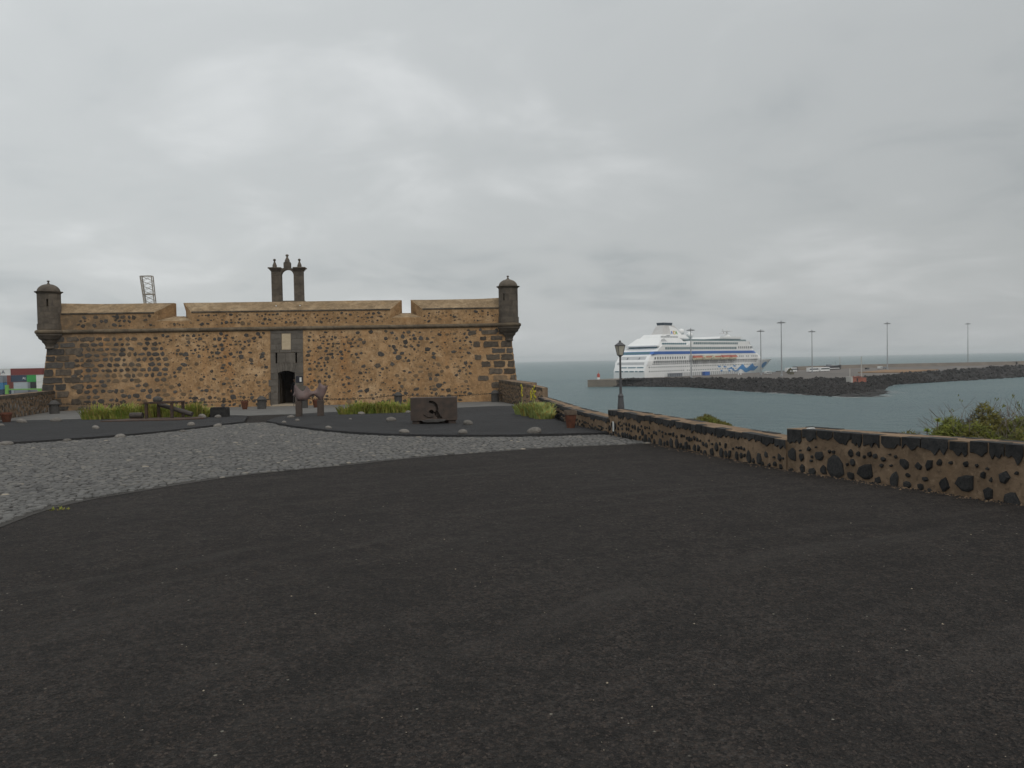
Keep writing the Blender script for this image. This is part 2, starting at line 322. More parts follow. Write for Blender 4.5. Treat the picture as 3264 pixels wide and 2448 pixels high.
def link(name, me, parent=None, loc=(0, 0, 0), rot=(0, 0, 0), scale=None, bevel=0, **tags):
    o = bpy.data.objects.new(name, me); COL.objects.link(o)
    o.location = loc; o.rotation_euler = rot
    if scale: o.scale = scale
    if parent: o.parent = parent
    if bevel:
        b = o.modifiers.new('soft_edge', 'BEVEL'); b.width = bevel; b.segments = 2; b.limit_method = 'ANGLE'
    for k_, v in tags.items(): o[k_] = v
    return o
def thing(name, label, cat, loc=(0, 0, 0), rz=0, group=None):
    o = bpy.data.objects.new(name, None); COL.objects.link(o); o.location = loc; o.rotation_euler = (0, 0, rz)
    o.empty_display_size = 0.2; o['label'] = label; o['category'] = cat
    if group: o['group'] = group
    return o
def tags(label, cat, group=None):
    d = dict(label=label, category=cat)
    if group: d['group'] = group
    return d
def text_mesh(txt, size, depth, m):
    cu = bpy.data.curves.new('lettering', 'FONT'); cu.body = txt; cu.size = size; cu.extrude = depth; cu.align_x = 'CENTER'; cu.align_y = 'CENTER'
    o = bpy.data.objects.new('lettering', cu); COL.objects.link(o); bpy.context.view_layer.update()
    me = bpy.data.meshes.new_from_object(o.evaluated_get(bpy.context.evaluated_depsgraph_get()))
    bpy.data.objects.remove(o); bpy.data.curves.remove(cu); me.materials.clear(); me.materials.append(M[m]); return me
def inside(p, poly):
    x, y = p; r_ = False; j = len(poly) - 1
    for i in range(len(poly)):
        xi, yi = poly[i][:2]; xj, yj = poly[j][:2]
        if (yi > y) != (yj > y) and x < (xj - xi) * (y - yi) / (yj - yi) + xi: r_ = not r_
        j = i
    return r_
def segdist(p, poly):
    best = 1e9
    for i in range(len(poly)):
        a, b = Vector(poly[i][:2]), Vector(poly[(i + 1) % len(poly)][:2]); ab = b - a
        t = max(0, min(1, (Vector(p) - a).dot(ab) / max(ab.length_squared, 1e-9)))
        best = min(best, (Vector(p) - a - ab * t).length)
    return best
SL = 0.021
def gz(y): return -SL * y
def hash01(i, j, s=0):
    return (math.sin(i * 12.9898 + j * 78.233 + s * 37.719) * 43758.5453) % 1.0
def vnoise(x, y, s=0):
    i, j = math.floor(x), math.floor(y); fx, fy = x - i, y - j; fx = fx * fx * (3 - 2 * fx); fy = fy * fy * (3 - 2 * fy)
    a = hash01(i, j, s) * (1 - fx) + hash01(i + 1, j, s) * fx; b = hash01(i, j + 1, s) * (1 - fx) + hash01(i + 1, j + 1, s) * fx
    return a * (1 - fy) + b * fy
def smooth_poly(pts, n=6):
    """Catmull-Rom through open point list"""
    out = []
    for i in range(len(pts) - 1):
        p0 = Vector(pts[max(i - 1, 0)]); p1 = Vector(pts[i]); p2 = Vector(pts[i + 1]); p3 = Vector(pts[min(i + 2, len(pts) - 1)])
        for k_ in range(n):
            t = k_ / n
            out.append(tuple(0.5 * ((2 * p1) + (-p0 + p2) * t + (2 * p0 - 5 * p1 + 4 * p2 - p3) * t * t + (-p0 + 3 * p1 - 3 * p2 + p3) * t ** 3)))
    out.append(tuple(pts[-1])); return out

# ------------------------------------------------------------------ sea and land
SEA = -14.4
mb = MB(); mb.add([(-14000, -3000, SEA), (14000, -3000, SEA), (14000, 14000, SEA), (-14000, 14000, SEA)], [(0, 1, 2, 3)])
mb.build('sea', 'sea', kind='structure')

PLATEAU = [(13.0, -30), (10.3, -0.1), (5.3, 13.2), (3.4, 21.6), (2.5, 26), (2.3, 40), (2.6, 47), (2.4, 56), (1.2, 90), (-34, 90), (-34, 54), (-27.3, 39.5), (-24, 30), (-62, 28), (-62, -30)]
def land_z(x, y):
    if inside((x, y), PLATEAU): return gz(y)
    d = segdist((x, y), PLATEAU)
    z = gz(max(-40, min(y, 90))) - 0.12 - (0.12 + 0.6 * min(1, max(0, (y - 24) / 5))) * min(d, 3.5) - 0.8 * max(0, d - 3.5) + (vnoise(x * 0.3, y * 0.3) - 0.5) * min(max(0, d - 2.5), 4) * 0.7
    return max(z, SEA - 0.8)
STEP = 0.8; X0, X1, Y0, Y1 = -66.4, 33.6, -36.0, 124.0
nx, ny = int((X1 - X0) / STEP) + 1, int((Y1 - Y0) / STEP) + 1
mb = MB()
vs_ = [(X0 + i * STEP, Y0 + j * STEP, land_z(X0 + i * STEP, Y0 + j * STEP)) for j in range(ny) for i in range(nx)]
fs = [(j * nx + i, j * nx + i + 1, (j + 1) * nx + i + 1, (j + 1) * nx + i) for j in range(ny - 1) for i in range(nx - 1)]
mb.add(vs_, fs); me = mb.mesh('ground', 'gravel'); me.materials.append(M['cliff'])
for p in me.polygons:
    c = p.center
    if c.z < gz(c.y) - 0.06: p.material_index = 1
g_o = link('ground', me, kind='structure')

# loose pale and dark chips lying on the gravel near the viewer
rnd = random.Random(5)
mb = MB()
def chip(mb, x, y, z, r_, rn):
    a = rn.random() * 6.28; k = 5
    ring = [(x + r_ * rn.uniform(.7, 1.2) * math.cos(a + i * 6.283 / k), y + r_ * rn.uniform(.7, 1.2) * math.sin(a + i * 6.283 / k), z - r_ * 0.1) for i in range(k)]
    mb.add(ring + [(x + r_ * rn.uniform(-.3, .3), y + r_ * rn.uniform(-.3, .3), z + r_ * rn.uniform(.5, .9))], [(i, (i + 1) % k, k) for i in range(k)])
LOWER = [(-5.88, 9.06), (-6.04, 10.14), (-5.96, 11.01), (-5.6, 11.92), (-5.13, 12.92), (-4.51, 13.86), (-3.1, 15.06), (-1.94, 16.19), (-0.57, 17.02), (0.93, 17.85), (2.0, 18.1), (3.3, 18.45)]
LOW_S = [(-9.5, 2.0), (-7.6, 6.0)] + smooth_poly(LOWER, 5)
FORE = LOW_S + [(9, 3), (9, 1.5), (-9.5, 1.5)]
for tone, count in (('gravel', 26000), ('step', 260)):
    mb = MB()
    n_ = 0
    while n_ < count:
        y = 1.8 + 14 * rnd.random() ** 2.0; x = rnd.uniform(-0.75, 0.75) * y
        if not inside((x, y), FORE): continue
        n_ += 1
        r_ = rnd.choice((0.003, 0.004, 0.005, 0.006, 0.008, 0.012)) if tone == 'gravel' else rnd.choice((0.003, 0.004, 0.004, 0.005, 0.009))
        chip(mb, x, y, gz(y), r_, rnd)
    mb.build('gravel_chips' if tone == 'gravel' else 'pale_gravel_chips', 'chips' if tone == 'gravel' else 'step', kind='stuff',
             label='dark loose chips on the black gravel' if tone == 'gravel' else 'pale loose chips scattered on the black gravel', category='gravel')

# ------------------------------------------------------------------ cobbled road
UPPER_L = [(-19.5, 17.6), (-16.5, 20.2), (-14.2, 21.98), (-12.94, 23.25), (-11.8, 25.25), (-11.15, 28.21), (-10.81, 30.66), (-10.63, 31.44)]
UPPER_R = [(-9.77, 31.56), (-9.32, 30.8), (-7.82, 27.98), (-6.63, 26.24), (-5.57, 24.66), (-3.67, 22.71), (-1.65, 21.67), (0.2, 21.32), (2.62, 21.39)]
UL, UR = smooth_poly(UPPER_L, 5), smooth_poly(UPPER_R, 5)
ROAD = LOW_S + UR[::-1] + UL[::-1] + [(-24, 14), (-24, 2)]
def sheet(name, poly, h, m, **t):
    bm = bmesh.new(); vs_ = [bm.verts.new((x, y, gz(y) + h)) for x, y in poly]; bm.faces.new(vs_)
    bmesh.ops.triangulate(bm, faces=bm.faces[:]); bmesh.ops.recalc_face_normals(bm, faces=bm.faces)
    me = bpy.data.meshes.new(name); bm.to_mesh(me); bm.free()
    if me.polygons[0].normal.z < 0: me.flip_normals()
    me.materials.append(M[m]); return link(name, me, **t)
road = sheet('cobbled_road', ROAD, 0.006, 'joint', kind='structure')
rnd = random.Random(11)
def cobble_verts(k, rn):
    """unit cobble: irregular outline, domed top; returns verts, faces"""
    a0 = rn.random() * 6.28
    rr = [rn.uniform(0.82, 1.08) for _ in range(k)]
    base = [(0.5 * rr[i] * math.cos(a0 + i * 6.283 / k), 0.5 * rr[i] * math.sin(a0 + i * 6.283 / k)) for i in range(k)]
    v = [(x, y, -0.02) for x, y in base] + [(x * 0.97, y * 0.97, 0.62) for x, y in base] + [(x * 0.62, y * 0.62, 1.0) for x, y in base]
    f = [(i, (i + 1) % k, k + (i + 1) % k, k + i) for i in range(k)] + [(k + i, k + (i + 1) % k, 2 * k + (i + 1) % k, 2 * k + i) for i in range(k)] + [tuple(2 * k + i for i in range(k))]
    return v, f
COBV = [cobble_verts(rnd.choice((5, 6, 6, 7)), rnd) for _ in range(14)]
COBM = [MB().add(v, f).mesh('cobble', 'cobble') for v, f in COBV]
stones = []
y = 5.0; row = 0
while y < 31.8:
    dy = rnd.uniform(0.095, 0.13); x = -20.0 + rnd.random() * 0.2
    while x < 3.4:
        w = rnd.uniform(0.09, 0.165)
        yy = y + 0.35 * math.sin(x * 0.5) + rnd.uniform(-0.02, 0.02)
        if abs(x / max(yy, 1)) < 0.72 and inside((x, yy), ROAD) and segdist((x, yy), ROAD) > 0.03 + 0.16 * vnoise(x * 2.1, yy * 2.1, 2) ** 2:
            stones.append((x, yy, w * 1.03, dy * 1.05, rnd.uniform(0.018, 0.032), rnd.randrange(len(COBV)), rnd.random(), rnd.uniform(-.2, .2)))
        x += w
    y += dy
stones.sort(key=lambda s: s[0] ** 2 + s[1] ** 2)
for s in stones[:300]:
    link('cobble', COBM[s[5]], road, (s[0], s[1], gz(s[1]) + 0.004), (0, 0, s[7]), (s[2], s[3], s[4]))
vs_, fs, tone = [], [], []
for s in stones[300:]:
    v, f = COBV[s[5]]; o = len(vs_); ca, sa = math.cos(s[7]), math.sin(s[7])
    for (a, b, c) in v:
        a *= s[2]; b *= s[3]; vs_.append((s[0] + a * ca - b * sa, s[1] + a * sa + b * ca, gz(s[1]) + 0.004 + c * s[4]))
    fs += [tuple(i + o for i in q) for q in f]; tone += [s[6]] * len(f)
me = bpy.data.meshes.new('cobbles'); me.from_pydata(vs_, [], fs); me.materials.append(M['cobbles'])
at = me.attributes.new('tone', 'FLOAT', 'FACE'); at.data.foreach_set('value', tone); me.update()
link('cobbles', me, road, kind='stuff')
tuft_spots = [(-5.97, 10.25)]

# ------------------------------------------------------------------ raised cinder beds and apron
def raised(name, poly, h, m, **t):
    n = len(poly); mb = MB()
    bm = bmesh.new(); top = [bm.verts.new((x, y, gz(y) + h)) for x, y in poly]; f = bm.faces.new(top)
    low = [bm.verts.new((x, y, gz(y) - 0.05)) for x, y in poly]
    for i in range(n): bm.faces.new((top[i], low[i], low[(i + 1) % n], top[(i + 1) % n]))
    bmesh.ops.triangulate(bm, faces=[f]); bmesh.ops.recalc_face_normals(bm, faces=bm.faces)
    me = bpy.data.meshes.new(name); bm.to_mesh(me); bm.free(); me.materials.append(M[m])
    return link(name, me, **t)
BH = 0.08
BED_L = UL + [(-12.3, 37.0), (-13.2, 37.9), (-17, 37.4), (-21.0, 36.9), (-24.3, 36.4), (-23.4, 33), (-23, 29.5), (-21.5, 20)]
BED_R = UR + [(2.2, 23.5), (1.55, 28), (1.2, 38.0), (0.4, 43.0), (-0.6, 43.6), (-2.9, 42.1), (-7, 40.3), (-9.6, 39.0), (-10.4, 37.5), (-10.2, 34)]
bed_l = raised('gravel_bed', BED_L, BH, 'bed', kind='structure')
bed_r = raised('gravel_bed', BED_R, BH, 'bed', kind='structure')
APRON = [(-27.0, 40.5), (-24.5, 37.0), (-21.0, 37.4), (-17, 37.9), (-13.2, 38.4), (-11.4, 39.3), (-9.6, 39.5), (-7, 40.8), (-2.9, 42.6), (-0.6, 44.1), (0.3, 46.0), (-0.9, 54.6), (-15.6, 53.7), (-31.0, 52.3)]
sheet('pavement', APRON, 0.008, 'apron', kind='structure')

# ------------------------------------------------------------------ castle
YAW = R(4.76)
castle = thing('castle', 'low stone fortress of ochre plaster and black stones with corner turrets', 'castle', (-15.6, 54.0, -1.134), YAW)
UC0, UC1, UB0, UB1, ZC, BAT = -15.0, 15.57, -15.55, 16.1, 5.24, 0.5
def yb(z): return -BAT * (1 - z / ZC)
def wall_with_holes(mb, u0, u1, z0, z1, holes, depth):
    us = sorted({u0, u1} | {h[i] for h in holes for i in (0, 1)}); zs = sorted({z0, z1} | {h[i] for h in holes for i in (2, 3)})
    def ux(u, z):   # corners follow the batter
        if u == u0: return UC0 + (UB0 - UC0) * (1 - z / ZC)
        if u == u1: return UC1 + (UB1 - UC1) * (1 - z / ZC)
        return u
    for a, b in zip(us, us[1:]):
        for c, d in zip(zs, zs[1:]):
            mu, mz = (a + b) / 2, (c + d) / 2
            if any(h[0] < mu < h[1] and h[2] < mz < h[3] for h in holes): continue
            mb.add([(ux(a, c), yb(c), c), (ux(b, c), yb(c), c), (ux(b, d), yb(d), d), (ux(a, d), yb(d), d)], [(0, 1, 2, 3)])
    for h in holes:
        a, b, c, d = h[:4]; dp = h[4] if len(h) > 4 else depth
        P = lambda u, z, back: (u, (yb(c) + dp) if back else yb(z), z)
        mb.add([P(a, c, 0), P(a, d, 0), P(a, d, 1), P(a, c, 1)], [(0, 1, 2, 3)])
        mb.add([P(b, c, 0), P(b, c, 1), P(b, d, 1), P(b, d, 0)], [(0, 1, 2, 3)])
        mb.add([P(a, d, 0), P(b, d, 0), P(b, d, 1), P(a, d, 1)], [(0, 1, 2, 3)])
        mb.add([P(a, c, 0), P(a, c, 1), P(b, c, 1), P(b, c, 0)], [(0, 1, 2, 3)])
        mb.add([P(a, c, 1), P(a, d, 1), P(b, d, 1), P(b, c, 1)], [(0, 1, 2, 3)])
DOOR = (-0.25, 1.0, 0.02, 2.46, 3.2); SL1 = (-0.37, -0.18, 2.86, 3.64, 0.9); SL2 = (0.94, 1.13, 2.90, 3.66, 0.9)
mb = MB(); wall_with_holes(mb, UB0, UB1, -0.3, ZC, [DOOR, SL1, SL2], 1.0)
DEP = 24.0
bl, br, bbl, bbr = (UC0, DEP, ZC), (UC1, DEP, ZC), (UB0, DEP + BAT, -0.3), (UB1, DEP + BAT, -0.3)
b0 = -BAT * (1 + 0.3 / ZC); e0 = UC0 + (UB0 - UC0) * (1 + 0.3 / ZC); e1 = UC1 + (UB1 - UC1) * (1 + 0.3 / ZC)
mb.add([(e0, b0, -0.3), (UC0, 0, ZC), bl, bbl], [(0, 1, 2, 3)]); mb.add([(e1, b0, -0.3), bbr, br, (UC1, 0, ZC)], [(0, 1, 2, 3)])
mb.add([bbl, bl, br, bbr], [(0, 1, 2, 3)]); mb.add([(UC0, 0, ZC), (UC1, 0, ZC), br, bl], [(0, 1, 2, 3)])
mb.build('wall', 'plaster', castle)
# parapet: three merlon lengths and two embrasure sills
PROF = [(0.0, ZC), (0.0, 6.45), (1.2, 7.15), (1.7, 7.15), (1.7, ZC)]
def bump_top(u): return 0.09 * max(0, 1 - (u - UC0) / 2.6) + 0.10 * max(0, 1 - (UC1 - u) / 2.3)
EMB = [(-8.19, -7.33, -6.70, -5.84), (7.43, 8.11, 8.73, 9.55)]
def merlon(ul, ur):
    """ul/ur: (front, rear) end positions"""
    mb = MB(); n = 14; k = len(PROF); vs_ = []
    for i in range(n + 1):
        t = i / n
        for (y, z) in PROF:
            q = min(1, y / 1.2); a = ul[0] + (ul[1] - ul[0]) * q; b = ur[0] + (ur[1] - ur[0]) * q; u = a + (b - a) * t
            vs_.append((u, y, z + (bump_top(u) + 0.018 * (vnoise(u * 0.9, 3) - .5) if z > 7 else 0)))
    fs = [(i * k + j, i * k + (j + 1) % k, (i + 1) * k + (j + 1) % k, (i + 1) * k + j) for i in range(n) for j in range(k)]
    fs += [tuple(range(k))[::-1], tuple(n * k + j for j in range(k))]
    mb.add(vs_, fs); me = mb.mesh('parapet', 'plaster'); me.materials.append(M['cap'])
    for p in me.polygons:
        if p.normal.z > 0.5: p.material_index = 1
    link('parapet', me, castle)
merlon((UC0, UC0), (EMB[0][0], EMB[0][1])); merlon((EMB[0][3], EMB[0][2]), (EMB[1][0], EMB[1][1])); merlon((EMB[1][3], EMB[1][2]), (UC1, UC1))
for a, b, c, d in EMB:
    mb = MB()
    mb.add([(a, 0, ZC), (d, 0, ZC), (c, 1.2, ZC), (b, 1.2, ZC), (a, 0, 5.87), (d, 0, 5.87), (c, 1.2, 6.24), (b, 1.2, 6.24)],
           [(0, 3, 2, 1), (4, 5, 6, 7), (0, 1, 5, 4), (1, 2, 6, 5), (2, 3, 7, 6), (3, 0, 4, 7)])
    mb.box(b, c, 1.2, 1.7, ZC, 6.24)
    me = mb.mesh('embrasure_sill', 'plaster'); me.materials.append(M['cap'])
    for p in me.polygons:
        if p.normal.z > 0.5: p.material_index = 1
    link('embrasure_sill', me, castle)
for (x0, x1, y0, y1) in ((UC0, UC0 + 1.3, 1.7, DEP), (UC1 - 1.3, UC1, 1.7, DEP), (UC0 + 1.3, UC1 - 1.3, DEP - 1.3, DEP)):
    MB().box(x0, x1, y0, y1, ZC, 6.9).build('parapet', 'cap', castle)
# string course under the sloping caps, in short stones
def course(name, z, h, dpt, spans, ln, m, rn):
    for a, b in spans:
        n = max(1, round((b - a) / ln)); L = (b - a) / n; u = a
        for i in range(n):
            w = L * rn.uniform(0.85, 1.15) if i < n - 1 else b - u
            MB().box(u + 0.006, u + w - 0.006, -dpt, 0.06, z - h / 2, z + h / 2).build(name, m, castle, bevel=0.015); u += w
rnd = random.Random(3)
course('string_stone', 6.43, 0.10, 0.045, [(-14.2, -8.22), (-5.82, 7.40), (9.58, 14.85)], 0.62, 'basalt_warm', rnd)
# half-round cordon in lengths
u = -14.35
cm = {}
while u < 14.8:
    w = min(rnd.choice((0.7, 0.85, 1.0)), 14.9 - u)
    key = round(w, 2)
    if key not in cm:
        p = MB(); N = 14
        ring = [(-0.02 - 0.15 * math.sin(math.pi * i / N), 0.135 * math.cos(math.pi * i / N)) for i in range(N + 1)]
        ring = [(0.1, 0.135)] + ring + [(0.1, -0.135)]
        p.prism(ring, lambda y, z: (0.004, y, z), lambda y, z, w=w: (w - 0.004, y, z)); cm[key] = p.mesh('cordon_stone', 'moulding', 40)
    link('cordon_stone', cm[key], castle, (u, 0, ZC)); u += w
for uu in (UC0, UC1):
    p = MB(); s = -1 if uu < 0 else 1
    ring = [(s * (0.02 + 0.15 * math.sin(math.pi * i / 10)), 0.135 * math.cos(math.pi * i / 10)) for i in range(11)]
    p.prism(ring, lambda x, z: (uu + x, 0.7, ZC + z), lambda x, z: (uu + x, DEP, ZC + z)); p.build('cordon_stone', 'moulding', castle, smooth=40)
# portal of grey ashlar, each block proud of the plaster, gaps left for door and slits
def ash(poly, proud=0.05, m='ashlar'):
    g = 0.005
    cx = sum(p[0] for p in poly) / len(poly); cz = sum(p[1] for p in poly) / len(poly)
    q = [(u - math.copysign(g, u - cx), z - math.copysign(g, z - cz)) for u, z in poly]
    MB().prism(q, lambda u, z: (u, yb(z) - proud, z), lambda u, z: (u, yb(z) + 0.7, z)).build('portal_stone', m, castle, bevel=0.006)
def rect(a, b, c, d): return [(a, c), (b, c), (b, d), (a, d)]
for i, (c, d) in enumerate(((0.0, .46), (.46, .9), (.9, 1.36), (1.36, 1.8), (1.8, 2.24))):
    ash(rect(-0.66 - (0.14 if i % 2 else 0.0) * (1 if i < 4 else 0), -0.18, c, d)); ash(rect(0.93, 1.5 + (0.16 if i % 2 == 0 else 0.0) * (1 if i < 4 else 0), c, d))
NV = 7   # flat-arched lintel
for i in range(NV):
    t0, t1 = i / NV, (i + 1) / NV
    f = lambda t: 2.24 + 0.13 * math.sin(math.pi * t)
    lu = lambda t: -0.18 + 1.11 * t
    tu = lambda t: -0.30 + 1.35 * t
    ash([(lu(t0), f(t0)), (lu((t0 + t1) / 2), f((t0 + t1) / 2)), (lu(t1), f(t1)), (tu(t1), 2.9), (tu(t0), 2.9)])
ash([(-0.66, 2.24), (-0.18, 2.24), (-0.30, 2.9), (-0.66, 2.9)]); ash([(0.93, 2.24), (1.5, 2.24), (1.5, 2.9), (1.05, 2.9)])
ash(rect(-0.66, -0.33, 2.9, 3.59)); ash(rect(-0.22, 0.36, 2.9, 3.59)); ash(rect(0.36, 0.98, 2.9, 3.59)); ash(rect(1.09, 1.5, 2.9, 3.61))
for a, b in ((-0.66, -0.05), (-0.05, 0.75), (0.75, 1.5)): ash(rect(a, b, 3.60 if b < 1 else 3.61, 3.80), 0.075)
for c, d in ((3.80, 4.17), (4.17, 4.54), (4.54, 4.90)):
    ash(rect(-0.66, -0.28 if c < 4 else 0.08, c, d)); ash(rect(0.69, 1.1 if c > 4.5 else 1.5, c, d))
    if c < 4: ash(rect(-0.28, 0.08, c, d))
    if c > 4.5: ash(rect(1.1, 1.5, c, d))
ash(rect(-0.66, 0.4, 4.90, 5.10)); ash(rect(0.4, 1.5, 4.90, 5.10))
MB().prism(rect(0.085, 0.685, 4.33, 4.895), lambda u, z: (u, yb(z) - 0.03, z), lambda u, z: (u, yb(z) + .05, z)).build('plaque', 'plaque', castle, bevel=0.01)
MB().prism(rect(0.085, 0.685, 3.805, 4.325), lambda u, z: (u, yb(z) - 0.03, z), lambda u, z: (u, yb(z) + .05, z)).build('plaque', 'plaque', castle, bevel=0.01)
# open door leaf folded against the passage, dark inside
d_ = MB().box(-0.165, -0.10, yb(0) + 0.9, yb(0) + 2.0, 0.135, 2.3).build('door', 'door', castle)
MB().lathe([(0.0, 0), (0.03, 0.01), (0.035, 0.03), (0.0, 0.06)], 8, (-0.08, yb(0) + 1.0, 1.1)).build('door_handle', 'iron', d_)
MB().box(-0.24, 0.99, yb(0) + 2.6, yb(0) + 2.68, 0.135, 2.45).build('door', 'door', castle)
MB().box(-0.249, 0.999, -0.559, 2.58, 0.021, 0.13).build('threshold', 'step', castle)
for i, (yy, hh) in enumerate(((-1.15, 0.06), (-0.85, 0.125))):
    MB().box(-0.62 + 0.12 * i, 1.30 - 0.12 * i, yy, -0.56, 0.001 * i, hh).build('step', 'step', castle, bevel=0.01)
# quoins
def quoin(u0, u1, z0, z1, proud, m, rn):
    cx, cz = (u0 + u1) / 2, (z0 + z1) / 2
    pts = []
    for (a, b, c, d) in ((u0, z0, u1, z0), (u1, z0, u1, z1), (u1, z1, u0, z1), (u0, z1, u0, z0)):
        for t in (0.08, 0.36, 0.66, 0.92): pts.append((a + (c - a) * t + rn.uniform(-.04, .04), b + (d - b) * t + rn.uniform(-.03, .03)))
    MB().prism(pts, lambda u, z: (u, yb(z) - proud, z), lambda u, z: (u, yb(z) + 0.06, z)).build('quoin', m, castle, bevel=0.012)
def lEdge(z): return UC0 + (UB0 - UC0) * (1 - z / ZC)
def rEdge(z): return UC1 + (UB1 - UC1) * (1 - z / ZC)
rnd = random.Random(21)
z = 0.06; i = 0
while z < 4.75:
    h = rnd.uniform(0.32, 0.52); zz = z + h - rnd.uniform(0.05, 0.10); s = rnd.uniform(0.5, 0.85) if i % 2 else rnd.uniform(0.8, 1.25)
    eL = lEdge(zz) + 0.015
    w1 = s * rnd.uniform(0.85, 1.1)
    quoin(eL, eL + w1, z, zz, 0.03, 'basalt', rnd); quoin(eL + w1 + rnd.uniform(.08, .16), eL + w1 + rnd.uniform(0.7, 1.15), z + .02, zz, 0.03, 'basalt_warm' if i % 3 else 'basalt', rnd)
    if rnd.random() < 0.7: a = eL + w1 + 1.35; quoin(a, a + rnd.uniform(.35, .6), z + .03, zz - .03, 0.025, 'basalt_warm', rnd)
    eR = rEdge(zz) - 0.015; w2 = (0.42 if i % 2 else 0.8) * rnd.uniform(0.85, 1.1)
    quoin(eR - w2, eR, z, zz, 0.03, rnd.choice(('basalt', 'basalt_warm', 'basalt_warm')), rnd); b = eR - w2 - rnd.uniform(.09, .2); w3 = rnd.uniform(0.7, 1.05); quoin(b - w3, b, z + .02, zz, 0.03, rnd.choice(('basalt_warm', 'faded', 'basalt_warm', 'basalt')), rnd)
    if z > 1 and rnd.random() < 0.8: c = b - w3 - rnd.uniform(.15, .4); quoin(c - rnd.uniform(.4, .7), c, z + .03, zz - .02, 0.025, 'basalt_warm', rnd)
    # return faces of the corner stones, on the flanks
    for (e_, sgn) in ((eL - 0.02, -1), (eR + 0.02, 1)):
        ln = rnd.uniform(0.5, 1.0)
        MB().box(min(e_, e_ + sgn * 0.03), max(e_, e_ + sgn * 0.03), yb(zz) + 0.02, yb(zz) + ln, z, zz).build('quoin', 'basalt', castle, bevel=0.012)
    z += h; i += 1
# black rubble stones set in the plaster
def rubble(k, rn):
    a0 = rn.random() * 6.28
    pr = []
    for i in range(k):
        a = a0 + i * 6.283 / k + rn.uniform(-.22, .22); r_ = rn.uniform(0.68, 1.22) * 0.5
        pr.append((r_ * math.cos(a), r_ * math.sin(a)))
    v = [(x, 0.6, z) for x, z in pr] + [(x * 0.97, -0.55, z * 0.97) for x, z in pr] + [(x * 0.7 + rn.uniform(-.03, .03), -1.0 + rn.uniform(-.15, .15), z * 0.7) for x, z in pr]
    f = [(i, (i + 1) % k, k + (i + 1) % k, k + i) for i in range(k)] + [(k + i, k + (i + 1) % k, 2 * k + (i + 1) % k, 2 * k + i) for i in range(k)] + [tuple(2 * k + i for i in range(k))]
    return v, f
rnd = random.Random(77)
RUB = [rubble(rnd.choice((5, 6, 7, 8, 9)), rnd) for _ in range(36)]
BIGR = [i for i, r_ in enumerate(RUB) if len(r_[0]) >= 21]
RUBM = {}
def rub_mesh(i, m):
    if (i, m) not in RUBM: RUBM[(i, m)] = MB().add(*RUB[i]).mesh('stone', m)
    return RUBM[(i, m)]
cand = []
placed = {}
def ok_place(u, z, w, h, gap):
    gi, gj = int(u // 0.7), int(z // 0.7)
    for i in range(gi - 1, gi + 2):
        for j in range(gj - 1, gj + 2):
            for (a, b, c, d) in placed.get((i, j), ()):
                if abs(a - u) < (w + c) / 2 + gap and abs(b - z) < (h + d) / 2 + gap * 0.7: return False
    placed.setdefault((gi, gj), []).append((u, z, w, h)); return True
z = 0.22
while z < 4.95:
    u = -13.4 + rnd.uniform(-.2, .3)
    while u < -7.6:
        w = rnd.uniform(0.24, 0.50); h = rnd.uniform(0.20, 0.32); q = (u + 13.4) / 5.8
        keep = 0.96 - 0.45 * max(0, q - .45) - (0.30 if z < 2.0 and q > .3 else 0)
        if rnd.random() < keep:
            zz = z + rnd.uniform(-.035, .035); placed.setdefault((int((u + w / 2) // 0.7), int(zz // 0.7)), []).append((u + w / 2, zz, w, h))
            fd = rnd.random() < (0.3 if z < 2.4 and q > .25 else 0.07)
            cand.append((w * h, u + w / 2, zz, w * 1.04, h * 1.06, rnd.choice(BIGR), 'faded' if fd else ('basalt_warm' if rnd.random() < 0.45 else 'basalt'), rnd.uniform(-.15, .15)))
        u += w + rnd.uniform(0.03, 0.13)
    z += 0.345
z = 0.14; r0 = 0
